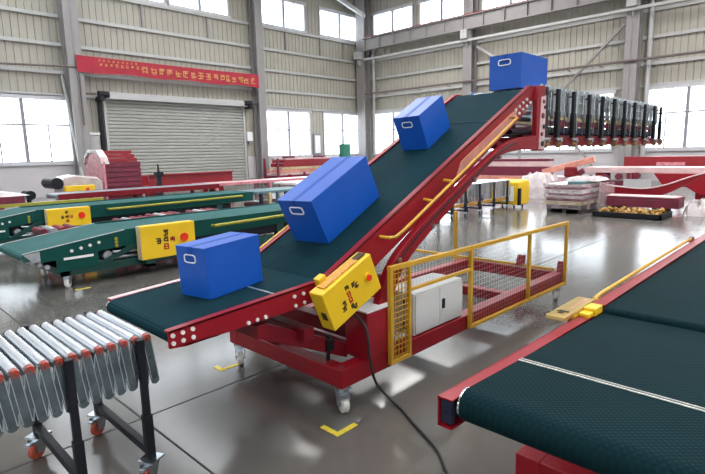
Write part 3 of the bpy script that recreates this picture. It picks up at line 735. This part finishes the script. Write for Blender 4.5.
b = MB(); b.bx(1.96, 7.2, .83, .94, .17, .29); b.bx(1.96, 7.2, -.16, -.05, .17, .29); b.bx(1.962, 2.05, -.052, .832, .171, .289); b.bx(7.1, 7.198, -.052, .832, .171, .289); b.build('base_frame', 'red', R2, .006)
for x in (2.4, 4.6, 6.8):
    for y in (.86, -.09):
        b = MB(); b.bx(x-.05, x+.05, y-.04, y+.04, .28, .68); b.build('leg', 'red', R2, .004)
for x, y in ((2.06, .87), (2.06, -.1), (7.05, .87), (7.05, -.1)): caster(R2, x, y, .06, .168, 'nylon', 'zinc', .5, .04)

# ------------------------------------------------------------------ green conveyors behind
def green_conveyor(y, x_end, ze, xk, zk, x_out, box, label, group='green belt conveyors', sh=1.0, clutter=True):
    """green telescopic conveyor: sloping infeed, level boom, control box and hand rail on its near side"""
    t = thing('green_conveyor', label, 'conveyor', ((x_end+x_out)/2, y+.55, 0), group)
    y2 = y+1.12; sl = (zk-ze)/(xk-x_end)
    b = MB(); belt_band(b, [(x_end+.05, ze), (xk, zk)], .05, .04, y+.03, y2-.03); b.build('infeed_belt', 'belt_green', t, smooth=True)
    b = MB(); belt_band(b, [(xk-.05, zk-.015), (x_out, zk+.0)], .04, .05, y+.03, y2-.03); b.build('boom_belt', 'belt_green', t, smooth=True)
    for ys in (y, y2-.03):
        b = MB(); b.prism([(x_end+.02, ze+.008), (xk, zk+.008), (xk, zk), (x_end+.02, ze)], ys, ys+.02); b.build('edge_strip', 'steel_light', t)
        b = MB(); b.prism([(x_end+.03, ze-.01), (x_end+.2, ze+.01), (x_end+.2, ze-.12), (x_end+.12, ze-.11)], ys+.004, ys+.02); b.build('bearing_plate', 'zinc_dull', t)
        b = MB(); b.prism([(x_end+.2, ze+sl*.2), (xk, zk), (xk, zk-.21), (x_end+.2, ze-.13)], ys+.002, ys+.028); b.prism([(x_end+.37, ze-.1), (x_end+.86, ze-.07), (x_end+.86, ze-.27), (x_end+.37, ze-.28)], ys+.004, ys+.026); b.build('infeed_side_plate', 'green', t)
        b = MB(); b.prism([(xk, zk+.01), (x_out, zk+.01), (x_out, zk-.20), (xk, zk-.24)], ys+.002, ys+.028); b.build('boom_side_plate', 'green', t)
    for k in range(4):
        b = MB(); x = x_end+.55+k*.11; b.tube((x, y-.012, ze-.03+.02*k), (x, y+.004, ze-.03+.02*k), .02, 10); b.build('bolt', 'nylon', t, smooth=True)
    b = MB(); b.bx(x_end+.45, x_end+.8, y-.006, y, ze-.135, ze-.105); b.build('data_plate', 'white_paint', t)
    b = MB(); b.bx(x_end+.4, x_out-.3, y+.02, y+.14, .15, .25); b.bx(x_end+.4, x_out-.3, y2-.14, y2-.02, .15, .25); b.bx(x_end+.4, x_end+.52, y+.02, y2-.02, .15, .25)
    b.bx(x_end+1.55, x_end+1.72, y+.03, y+.12, .2, zk-.1); b.bx(x_end+1.55, x_end+1.72, y2-.12, y2-.03, .2, zk-.1); b.bx(x_out-1.0, x_out-.85, y+.03, y+.12, .2, zk-.1); b.build('base_frame', 'dark_green', t, .006)
    b = MB(); b.bx(x_end+.42, x_end+.5, y+.05, y+.12, .2, ze-.2); b.bx(x_end+.42, x_end+.5, y2-.12, y2-.05, .2, ze-.2); b.build('leg', 'dark_green', t)
    for x in (x_end+.5, x_out-.5):
        for yy in (y+.08, y2-.08): caster(t, x, yy, .06, .151, 'nylon', 'zinc', .8, .045)
    for k, (x, z, rr) in enumerate(((x_end+.12, ze-.12, .03), (x_end+.2, ze-.16, .025), (x_end+.28, ze-.2, .03), (x_end+1.0, .33, .06))):
        b = MB(); b.tube((x, y+.06, z), (x, y2-.06, z), rr, 10); b.build('return_roller', 'zinc_dull', t, smooth=True)
    b = MB(); b.bx(x_end+.9, x_end+1.5, y+.2, y2-.2, .25, zk-.2); b.build('drive_housing', 'black', t, .02)
    b = MB(); b.bx(x_end+1.3, x_out-.6, y+.06, y2-.06, zk-.36, zk-.22); b.build('inner_boom', 'black', t, .01)
    b = MB(); b.prism([(x_end+.85, .25), (x_end+1.0, .25), (x_end+1.5, zk-.2), (x_end+1.3, zk-.2)], y+.0, y+.04); b.build('lift_arm', 'dark_green', t)
    b = MB(); b.tube((x_end+1.62, y-.06, .33), (x_end+1.62, y+.06, .33), .10, 16); b.build('motor_cover', 'black', t, smooth=True)
    b = MB(); b.bx(x_end+1.42, x_end+1.55, y-.13, y-.03, .12, .3); b.bx(x_end+1.42, x_end+1.55, y-.13, y+.05, .12, .16); b.build('box_stand', 'dark_green', t)
    b = MB(); b.tube((x_end+1.05, y+.02, zk-.27), (x_end+1.4, y+.02, zk-.30), .018); b.tube((x_end+1.0, y+.06, .3), (x_end+1.7, y+.06, .26), .02); b.build('hydraulic_hose', 'zinc', t, smooth=True)
    for k in range(3):
        b = MB(); b.tube((xk-.12, y-.004, zk-.10-.045*k), (xk-.12, y+.003, zk-.10-.045*k), .022, 12); b.build('warning_label', 'khaki_rail', t, smooth=True)
    x0, x1, z0, z1 = box
    cbp = MB(); cbp.bx(x0, x1, y-.16, y-.02, z0, z1); cb_ = cbp.build('control_box', 'yellow', t, .008)
    b = MB(); b.bx(x0-.006, x0+.004, y-.155, y-.03, z0, z1); b.build('box_edge', 'cream', cb_)
    b = MB(); xb = x0+(x1-x0)*.78; zb_ = (z0+z1)/2+.015; b.tube((xb, y-.178, zb_), (xb, y-.16, zb_), .06, 16); b.build('emergency_stop', 'button_red', cb_, smooth=True)
    rg = random.Random(int(y*10)); g = MB(); g2 = MB(); xm = x0+(x1-x0)*.44; s = (z1-z0)*.19
    for (i, j, red) in ((0, 1.1, 0), (0, 0, 0), (0, -1.1, 1), (-1.25, -.1, 0), (1.1, 0, 1)): glyph(g2 if red else g, (xm+i*s, y-.163, zb_+j*s), (1, 0, 0), (0, 0, 1), (0, -1, 0), s, rg, .17)
    g.build('lettering', 'ink', cb_); g2.build('red_lettering', 'ink_red', cb_)
    hx0, hx1 = x1+.38, x_out-.35
    b = MB(); b.path([(hx0, y, zk-.09), (hx0, y-.07, zk-.09), (hx1, y-.07, zk-.06), (hx1, y, zk-.06)], .024, 8); b.build('handrail', 'khaki_rail', t, smooth=True)
    return t
green_conveyor(6.9, 1.53, .495, 2.75, .645, 6.3, (2.89, 3.68, .225, .68), 'nearest green belt conveyor behind the red incline, with yellow control box', 'green belt conveyors')
green_conveyor(10.5, 1.35, .50, 2.65, .69, 7.35, (2.78, 3.52, .36, .70), 'second green belt conveyor, farther back, sign box at the left photo edge')

# third, red sided belt conveyor and the film covered one behind
def red_conveyor(y, x0, x1, z, w, label, belt='grey_belt', body='dark_red', h=.14, group='red belt conveyors'):
    t = thing('low_belt_conveyor', label, 'conveyor', ((x0+x1)/2, y+w/2, 0), group)
    b = MB(); belt_band(b, [(x0+.05, z), (x1-.05, z)], .05, .05, y+.06, y+w-.06); b.build('belt', belt, t, smooth=True)
    for yy in (y, y+w-.05):
        b = MB(); b.bx(x0+.05, x1-.05, yy, yy+.05, z-h, z+.005); b.build('side_rail', body, t, .005)
    for x in (x0+.5, (x0+x1)/2, x1-.5):
        for yy in (y+.02, y+w-.1):
            b = MB(); b.bx(x-.05, x+.05, yy, yy+.08, 0, z-h+.01); b.build('leg', body, t)
    return t
red_conveyor(14.6, 4.2, 9.0, .69, 1.0, 'low conveyor with grey belt and dark red side behind the green conveyors')
red_conveyor(16.6, 9.6, 15.4, .58, 1.1, 'low conveyor with pale pink belt in front of the roller shutter', 'pink_belt', 'film_pink', .09)
red_conveyor(13.2, .8, 3.2, .80, 1.3, 'low conveyor with pale grey belt at the far left edge', 'teal_grey', 'maroon', .22)

t = thing('wrapped_conveyor_head', 'white film-wrapped conveyor head with black end and yellow control box', 'machine', (5.0, 17.2, 0))
b = MB(); prof = [(5.0, .3), (5.0, .95), (5.1, 1.06), (5.4, 1.10), (6.0, 1.02), (6.15, .9), (6.15, .3)]; b.prism(prof, 16.75, 17.6); b.build('film_wrap', 'film', t, .05, smooth=True)
b = MB(); b.tube((4.86, 16.7, .88), (4.86, 17.65, .88), .17, 16); b.build('end_drum', 'black', t, smooth=True)
b = MB(); b.bx(4.75, 6.1, 16.8, 17.5, 0, .35); b.build('base', 'dark_red', t)
b = MB(); b.bx(5.0, 5.82, 16.5, 16.7, .52, .80); cb_ = b.build('control_box', 'yellow', t, .01)
b = MB(); b.tube((5.6, 16.46, .68), (5.6, 16.5, .68), .05, 14); b.build('emergency_stop', 'button_red', cb_, smooth=True)
b = MB(); b.bx(5.05, 5.15, 16.7, 16.8, .3, .7); b.bx(5.7, 5.8, 16.7, 16.8, .3, .7); b.build('mount', 'dark_red', t)

# wrapped bundle of red channel rails
t = thing('rail_bundle', 'tall bundle of red channel rails, film-wrapped at its left end, before the shutter', 'bundle', (6.9, 17.9, 0))
prof = lambda y0, y1: [(y0, .0), (y0, 1.42), (y0+.25, 1.62), (y0+.55, 1.80), (y1-.55, 1.84), (y1-.2, 1.64), (y1, 1.42), (y1, .0)]
for k in range(9):     # stacked rails along X, each a channel
    z = .06+k*.155; b = MB()
    b.bx(6.35, 7.5, 17.0, 17.75, z, z+.10); b.bx(6.35, 7.5, 17.04, 17.7, z+.10, z+.155); b.build('channel_rail', 'maroon', t)
    b = MB(); b.bx(6.35, 7.5, 17.8, 18.55, z, z+.15); b.build('channel_rail', 'maroon', t)
for k, (a0, a1) in enumerate(((17.12, 18.45), (17.3, 18.3), (17.5, 18.1))):
    z = 1.46+k*.125; b = MB(); b.bx(6.35, 7.45, a0, a1, z, z+.115); b.build('channel_rail', 'bright_red', t)
b = MB(); b.prism([(16.98, .02), (16.98, 1.46), (17.1, 1.62), (17.45, 1.84), (18.1, 1.85), (18.45, 1.65), (18.6, 1.44), (18.6, .02)], 6.3, 6.36, 'x'); b.build('film_wrap', 'film_pink', t)
b = MB(); q = [(16.97, 1.40), (17.1, 1.62), (17.45, 1.86), (18.1, 1.87), (18.45, 1.66), (18.62, 1.4)]; b.prism(q+[(18.5, 1.38), (18.35, 1.6), (18.05, 1.74), (17.5, 1.74), (17.2, 1.56), (17.06, 1.36)], 6.26, 6.5, 'x'); b.build('film_hood', 'film', t, .02)
b = MB(); b.bx(7.35, 7.5, 17.4, 18.4, 1.5, 1.72); b.build('film_scrap', 'film', t, .03)
b = MB(); b.bx(6.3, 7.5, 17.0, 17.1, 0, .06); b.bx(6.3, 7.5, 18.3, 18.4, 0, .06); b.build('bearer', 'dark_wood', t)

# red trough by the shutter
t = thing('red_trough', 'long bright red trough on stands just in front of the roller shutter', 'trough', (11, 20.5, 0))
b = MB(); b.bx(9.1, 12.95, 20.0, 20.08, .42, .86); b.bx(9.1, 12.95, 20.9, 20.98, .42, .86); b.bx(9.1, 12.95, 20.0, 20.98, .38, .44); b.bx(9.1, 12.95, 19.9, 20.08, .84, .90); b.build('trough_body', 'bright_red', t, .01)
for x in (9.6, 12.4):
    b = MB(); b.bx(x-.1, x+.1, 20.05, 20.95, 0, .38); b.build('stand', 'dark_red', t)
t = thing('bench_vice', 'dark upright clamp post before the left part of the red trough', 'clamp', (9.0, 18.9, 0))
b = MB(); b.bx(8.85, 9.15, 18.75, 19.05, 0, .08); b.bx(8.93, 9.07, 18.83, 18.97, .08, 1.0); b.build('post', 'navy', t, .01)
b = MB(); b.bx(8.85, 9.15, 18.8, 19.0, .85, 1.02); b.tube((9.0, 18.9, 1.0), (9.0, 18.9, 1.32), .05, 10, .02); b.build('clamp_head', 'black', t, smooth=True)
g_ = 'film scraps along the grey belt'
for k, (x, y, s) in enumerate(((6.55, 15.9, .2), (8.2, 16.3, .17), (8.65, 16.3, .16))):
    b = MB(); n = 8
    vs = []; fs = []; rg = random.Random(k)
    for i in range(5):
        for j in range(n):
            a = 2*math.pi*j/n; ph = math.pi/2*i/4; rr = s*(math.cos(ph)+.02)*rg.uniform(.8, 1.15); vs.append((x+rr*math.cos(a)*1.3, y+rr*math.sin(a), .75+s*1.2*math.sin(ph)))
    for i in range(4):
        for j in range(n): fs.append((i*n+j, i*n+(j+1) % n, (i+1)*n+(j+1) % n, (i+1)*n+j))
    fs.append(tuple(range(n-1, -1, -1))); fs.append(tuple(4*n+j for j in range(n)))
    b.add([(p[0], p[1], p[2]-.75) for p in vs], fs)
    tag(b.build('film_scrap', 'film', None, smooth=True), ['crumpled clear film on the floor beside the red rail bundle', 'crumpled clear film left of the dark clamp post', 'crumpled clear film right beside the dark clamp post'][k], 'film', g_)

# red rack frames under the windows
t = thing('red_frame_stack', 'stack of long red machine frames under the low windows right of the shutter', 'frames', (19.7, 22.6, 0))
for k, (z, m_, h) in enumerate(((.18, 'maroon', .22), (.44, 'pink_belt', .10), (.58, 'salmon', .14), (.76, 'cream', .10), (.88, 'bright_red', .20), (1.10, 'bright_red', .16), (1.28, 'pink_belt', .07))):
    b = MB(); b.bx(17.2+.1*k, 22.3, 22.2, 22.3, z, z+h); b.bx(17.2+.1*k, 22.3, 23.2, 23.3, z, z+h)
    for x in (17.4+.1*k, 19.6, 22.0): b.bx(x, x+.12, 22.25, 23.25, z+.02, z+h-.01)
    b.build('frame_layer', m_, t, .01)
for x in (17.15, 19.0, 20.6, 22.1):
    for yy in (22.12, 23.3):
        b = MB(); b.bx(x, x+.12, yy, yy+.07, 0, 1.36 if x < 17.5 or x > 22 else .56); b.build('upright', 'maroon', t)
for x in (18.0, 20.1, 21.2):
    b = MB(); b.tube((x, 22.14, .32), (x, 22.22, .32), .17, 14); b.build('hub_plate', 'dark_red', t, smooth=True)
for x in (18.1, 20.4):
    b = MB(); b.bx(x, x+.5, 22.4, 22.9, 1.34, 1.46); b.build('top_bracket', 'maroon', t, .02)
b = MB(); b.tube((20.75, 20.6, 0), (20.75, 20.6, 2.06), .33, 24); o = tag(b.build('belting_roll', 'bin_green', None, smooth=True), 'tall green roll of belting standing upright before the window', 'roll')
b = MB(); b.tube((20.75, 20.6, 2.06), (20.75, 20.6, 2.065), .30, 24); b.build('end_cap', 'green', o, smooth=True)

crumple('cover_sheet', 'film', 1.2, 3.3, 13.25, 14.45, .802, .10, 31, 'pale crumpled cover sheet over the low conveyor at the far left edge', 'sheet', sharp=.3)
b = MB(); b.tube((3.45, 13.9, .76), (3.45, 14.35, .76), .11, 14); b.tube((3.45, 14.1, 0), (3.45, 14.1, .70), .05, 10); tag(b.build('drum_motor', 'black', None, smooth=True), 'black drum motor on a post beside the pale cover sheet', 'motor')
b = MB(); b.bx(1.6, 4.6, 12.6, 12.7, .62, .68); b.bx(1.7, 1.8, 12.6, 12.7, 0, .62); b.bx(4.4, 4.5, 12.6, 12.7, 0, .62); tag(b.build('guard_rail', 'khaki_rail', None), 'olive yellow guard rail before the pale cover sheet', 'rail')
# machine parts seen between the green conveyors and the incline
t = thing('roller_chain_unit', 'dark drive unit with chains at the end of the second green conveyor', 'machine', (8.0, 10.9, 0))
b = MB(); b.bx(7.5, 9.3, 10.55, 11.5, .62, .68); b.bx(7.5, 9.3, 10.55, 11.5, .1, .16); b.build('deck', 'teal_grey', t)
for i in range(7):
    x = 7.6+i*.26; b = MB(); b.bx(x, x+.06, 10.52, 10.6, 0, .64); b.build('post', ['navy', 'cream', 'teal_grey', 'navy', 'dark_green', 'cream', 'navy'][i], t)
for i in range(5):
    b = MB(); b.tube((7.75+i*.3, 10.6, .32), (7.75+i*.3, 11.4, .32), .07, 10); b.build('drum', ['maroon', 'zinc_dull', 'salmon'][i % 3], t, smooth=True)
t = thing('roller_table', 'pale roller table with blue uprights behind the largest blue carton', 'table', (11, 12.0, 0))
b = MB(); b.bx(9.6, 13.4, 11.6, 12.6, .70, .76); b.build('deck', 'white_sheet', t)
for i in range(9):
    x = 9.65+i*.45; b = MB(); b.bx(x, x+.1, 11.55, 11.65, 0, .72); b.build('post', ['zinc_dull', 'blue_box', 'zinc_dull', 'teal_grey'][i % 4], t)
b = MB(); b.bx(9.6, 13.3, 11.6, 11.62, .3, .55); b.build('apron', 'teal_grey', t)
g_ = 'loose red parts between the green conveyors'
rg = random.Random(21)
spots = [(2.6, 9.15, 'below the second control box'), (3.9, 9.2, 'just right of the second control box'), (4.6, 9.4, 'under the second handrail'), (5.4, 9.3, 'farther along under the second handrail')]
for k, (x, y, w_) in enumerate(spots):
    t = thing('roller_rack', 'rack of maroon and steel rollers on the floor ' + w_, 'machine part', (x, y, 0), g_)
    b = MB(); b.bx(x-.3, x+.3, y-.05, y+.45, 0, .05); b.build('tray', 'dark_red', t)
    for px_ in (x-.29, x+.29):
        b = MB(); b.bx(px_-.02, px_+.02, y-.04, y, .05, .50); b.build('post', 'dark_wood', t)
    for zz in (.13, .29, .45):
        for i in range(4):
            b = MB(); b.tube((x-.22+i*.15, y-.03, zz), (x-.22+i*.15, y+.43, zz), .06, 10); b.build('roller', ['maroon', 'zinc_dull', 'bright_red', 'maroon'][(i+int(zz*10)) % 4], t, smooth=True)

# ------------------------------------------------------------------ flexible roller conveyor standing behind the incline
BF = thing('flexible_roller_conveyor', 'flexible roller conveyor with navy legs standing on the floor behind the incline', 'conveyor', (11, 7, 0), 'flexible roller conveyors')
flex(BF, [9.1+i*.086 for i in range(44)], 6.56, 7.2, .78, .38, .03, [9.45, 9.98, 10.55, 11.2, 11.9, 12.6], 0, rr=.024, wr=.055, offs=.06, caps=False, simple=True, legmat='navy', wheelmat='rubber', yaw=.3, lw=.04, lg=.03)
b = MB(); b.bx(9.2, 12.7, 6.52, 6.55, .27, .34); b.build('side_rail', 'brass_mix', BF)
t = thing('power_unit', 'yellow power unit at the far end of the floor roller conveyor', 'power unit', (13.2, 6.8, 0))
b = MB(); b.prism([(12.95, .09), (13.55, .09), (13.62, .2), (13.62, .68), (13.5, .76), (12.98, .72)], 6.36, 7.2); b.build('housing', 'yellow', t, .03)
b = MB(); b.bx(12.93, 12.96, 6.5, 7.1, .2, .6); b.build('control_face', 'white_paint', t); b = MB(); b.bx(12.9, 13.0, 6.3, 6.36, .1, .55); b.build('cable_bundle', 'black', t)
for x, y in ((13.0, 6.5), (13.5, 6.5), (13.0, 7.1), (13.5, 7.1)): caster(t, x, y, .04, .095, 'rubber', 'zinc', .3, .03)
for k, (x, y, h, w_) in enumerate(((23.5, 11.55, 1.62, 'right'), (25.2, 14.0, 1.5, 'left'))):
    b = MB(); b.bx(x-.05, x+.05, y-.05, y+.05, 0, h); b.bx(x-.2, x+.2, y-.2, y+.2, 0, .03); tag(b.build('barrier_post', 'steel_grey', None), 'grey steel post before the back wall, %s of the pair seen under the incline' % w_, 'post', 'barrier posts')

# ------------------------------------------------------------------ stacks and steel on the right
t = thing('wrapped_pallet', 'pallet of flat white cartons and steel plates wrapped in clear film', 'pallet', (13.3, 4.9, 0))
for k in range(3): 
    b = MB(); b.bx(12.75, 14.0, 4.62+k*.38, 4.72+k*.38, 0, .1); b.build('runner', 'dark_wood', t)
rg = random.Random(4)
mats = ['dark_wood', 'cream', 'maroon', 'film', 'maroon', 'white_sheet', 'maroon', 'film', 'teal_grey']
z = .1
for k, h in enumerate((.10, .10, .06, .07, .05, .10, .06, .07, .07)):
    d = rg.uniform(-.06, .05)
    b = MB(); b.bx(12.72+rg.uniform(-.03, .05), 14.0+d, 4.62+rg.uniform(-.03, .03), 5.52+rg.uniform(-.05, .04)-(.5 if k == 8 else 0), z, z+h-.004); b.build('layer', mats[k], t, .008); z += h
crumple('film_wrap', 'film', 13.2, 14.15, 4.45, 5.3, .76, .12, 5, parent=t)
b = MB(); q = [(12.66, 4.55), (12.64, 5.0), (12.67, 5.56), (13.3, 5.6), (14.1, 5.58), (14.14, 5.0), (14.1, 4.5), (13.4, 4.52)]
rg = random.Random(6); vs = []; fs = []
for k, zz in enumerate((.1, .3, .5, .72)):
    for (x, y) in q: vs.append((x+rg.uniform(-.025, .025), y+rg.uniform(-.025, .025), zz+rg.uniform(-.03, .03)))
for k in range(3):
    for i in range(8): fs.append((k*8+i, k*8+(i+1) % 8, k*8+8+(i+1) % 8, k*8+8+i))
b.add(vs, fs); b.build('film_side', 'clear_film', t)
b = MB(); b.prism([(13.1, .05), (14.35, .02), (14.2, .7), (13.3, .72)], 4.36, 4.42); b.build('hanging_film', 'clear_film', t)
crumple('wrapped_heap', 'film', 16.0, 17.6, 6.9, 8.1, 0, .82, 9, 'large heap of machine parts under white film left of the wrapped pallet', 'heap', sharp=.2)
t = thing('machine_arm_stack', 'salmon and dark red machine arms leaning on the white-film heap', 'machine parts', (17.6, 6.8, 0))
b = MB(); b.bar((17.9, 7.9, .75), (17.9, 6.15, 1.2), .12, .2); b.build('leaning_arm', 'salmon', t, .02)
b = MB(); b.bar((17.7, 7.4, .10), (17.7, 6.4, .85), .12, .18); b.build('leaning_arm', 'maroon', t, .02)
b = MB(); b.bx(17.6, 18.3, 6.2, 7.5, 0, .62); b.build('crate', 'pink_belt', t, .02)
b = MB(); b.bx(17.5, 17.7, 6.6, 7.0, .62, .95); b.build('motor', 'dark_red', t, .04)
t = thing('parts_tray', 'low black tray filled with brass coloured fittings beside the wrapped pallet', 'tray', (13, 3.6, 0))
b = MB(); b.bx(12.45, 13.4, 2.85, 4.27, 0, .03); b.bx(12.45, 12.49, 2.85, 4.27, 0, .12); b.bx(13.36, 13.4, 2.85, 4.27, 0, .12); b.bx(12.45, 13.4, 2.85, 2.89, 0, .12); b.bx(12.45, 13.4, 4.23, 4.27, 0, .12); b.build('tray_body', 'black', t)
rg = random.Random(8); b = MB()
for k in range(90):
    x, y = rg.uniform(12.52, 13.3), rg.uniform(2.95, 4.18); z = rg.uniform(.07, .15)
    b.tube((x-.05, y-.03, z), (x+.05, y+.04, z+rg.uniform(-.03, .04)), rg.uniform(.018, .035), 7)
o = b.build('fittings', 'brass_mix', t); o['kind'] = 'stuff'
t = thing('steel_section', 'maroon flat steel section on wood blocks just behind the tray of fittings', 'beam', (13.7, 3.5, 0))
b = MB(); b.bx(13.45, 14.0, 2.75, 4.3, .16, .34); b.bx(13.45, 14.05, 2.75, 4.3, .34, .40); b.build('section', 'maroon', t, .01)
b = MB(); b.bx(13.5, 13.95, 3.0, 3.1, 0, .16); b.bx(13.5, 13.95, 4.1, 4.2, 0, .16); b.build('block', 'dark_wood', t)
b = MB(); b.bx(13.44, 13.95, 2.8, 4.3, .40, .42); b.build('film_sheet', 'pink_belt', t)
crumple('film_bundle', 'film', 13.6, 14.6, 2.15, 2.72, 0, .38, 12, 'crumpled white film bundle at the right end of the maroon steel section', 'film', sharp=.4)
# curved red side plates
t = thing('curved_side_plate', 'dark red boat-shaped curved side plate lying on supports before the red frame', 'plate', (15, 3.8, 0))
up_ = curve([(5.1, .64), (4.6, .55), (3.9, .50), (3.4, .60), (2.9, .80), (2.55, .92)], 5); dn_ = curve([(2.75, .74), (3.1, .52), (3.4, .36), (3.9, .28), (4.6, .32), (5.0, .44)], 5)
b = MB(); b.prism(up_+dn_, 14.9, 15.05, 'x'); b.build('plate', 'red', t, .01)
b = MB(); b.path([(14.89, p[0], p[1]) for p in up_], .02, 6); b.build('flange', 'pink_belt', t, smooth=True)
b = MB(); b.bx(14.8, 15.2, 3.5, 3.62, 0, .34); b.bx(14.8, 15.2, 4.4, 4.52, 0, .32); b.build('support', 'dark_wood', t)
t = thing('red_conveyor_body', 'long pink-topped red machine frame on plate legs at the right edge', 'frame', (17.3, 3.6, 0))
b = MB(); b.bx(16.95, 17.9, 1.2, 6.1, .80, .97); b.build('top_beam', 'pink_belt', t, .01)
b = MB(); b.prism([(4.15, .8), (3.9, .45), (3.3, .42), (3.0, .22), (2.4, .22), (2.4, .8)], 16.9, 16.96, 'x'); b.build('plate_leg', 'red', t, .01)
for x, y in ((17.0, 2.9), (17.7, 2.9), (17.0, 5.6), (17.7, 5.6)):
    b = MB(); b.bx(x, x+.1, y, y+.2, 0, .81); b.build('leg', 'red', t)
b = MB(); b.bx(16.92, 17.0, 4.2, 4.95, .32, .62); b.build('side_panel', 'steel_light', t)
for k, y in enumerate((4.6, 5.1, 5.5, 5.9)):
    b = MB(); b.tube((16.9, y, .72-.03*k), (17.0, y, .72-.03*k), .10, 12); b.build('flange_disc', 'maroon', t, smooth=True)
b = MB(); b.bx(17.0, 17.8, 4.4, 5.8, .42, .55); b.build('cross_beam', 'maroon', t, .02)
t = thing('red_rack', 'long red steel rack before the back wall window at the far right', 'rack', (24.2, 4, 0))
b = MB(); b.bx(24.0, 24.15, .5, 7.05, .72, 1.12); b.bx(24.7, 24.85, .5, 7.05, .72, 1.12); b.bx(24.0, 24.85, .5, 7.05, 1.10, 1.15); b.build('beam', 'bright_red', t, .01)
for y in (.8, 4.0, 6.8):
    b = MB(); b.bx(24.02, 24.12, y, y+.12, 0, .74); b.bx(24.72, 24.82, y, y+.12, 0, .74); b.build('upright', 'dark_red', t)
b = MB(); b.bx(23.9, 24.0, 4.8, 5.8, .78, .92); b.build('cover_plate', 'film_pink', t)
t = thing('stacked_beams', 'long maroon and orange beams stacked on the floor seen below the incline', 'beams', (20, 11, 0))
for k, (m_, z, h) in enumerate((('pink_belt', .12, .2), ('salmon', .33, .16), ('maroon', .50, .36), ('pink_belt', .87, .2), ('maroon', 1.08, .1))):
    b = MB(); b.bx(20.0, 20.5, 8.6, 13.6-k*.1, z, z+h); b.build('beam', m_, t, .01)
b = MB(); b.bx(19.95, 20.6, 9.2, 9.4, 0, .12); b.bx(19.95, 20.6, 12.6, 12.8, 0, .12); b.build('bearer', 'dark_wood', t)

# ------------------------------------------------------------------ cable and floor marks
cp = [(2.245, 2.20, .60), (2.24, 2.075, .52), (2.25, 2.06, .34), (2.30, 2.055, .15), (2.37, 2.0, .03), (2.34, 1.88, .009), (2.27, 1.75, .009), (2.20, 1.61, .009), (2.12, 1.46, .009), (2.0, 1.32, .009), (1.88, 1.18, .009), (1.7, 1.0, .009)]
def spline3(P, n=8):
    out = []
    for i in range(len(P)-1):
        p0, p1, p2, p3 = (Vector(P[max(i-1, 0)]), Vector(P[i]), Vector(P[i+1]), Vector(P[min(i+2, len(P)-1)]))
        for k in range(n):
            t = k/n; out.append(.5*((2*p1)+(p2-p0)*t+(2*p0-5*p1+4*p2-p3)*t*t+(3*p1-p0-3*p2+p3)*t*t*t))
    out.append(Vector(P[-1])); return out
b = MB(); b.path(spline3(cp), .009, 10); tag(b.build('power_cable', 'rubber', None, smooth=True), 'thick black power cable running from the red conveyor across the floor', 'cable')
g_ = 'yellow corner marks on the floor'
def lmark(x, y, dx, dy, label):
    b = MB(); w = .035; h = .003
    x0, x1 = sorted((x, x+dx)); y0, y1 = sorted((y, y+dy))
    b.prism([(x, y), (x+dx, y), (x+dx, y+math.copysign(w, dy)), (x+math.copysign(w, dx), y+math.copysign(w, dy)), (x+math.copysign(w, dx), y+dy), (x, y+dy)], .0, h, 'z')
    tag(b.build('floor_mark', 'tape_yellow', None), label, 'floor mark', g_)
lmark(1.865, 1.965, .17, .15, 'yellow L-shaped floor mark in front of the near front caster')
lmark(1.91, 3.26, .17, .11, 'yellow L-shaped floor mark beside the caster under the infeed')
lmark(2.03, 6.72, .17, .05, 'yellow floor mark below the nearest green conveyor')
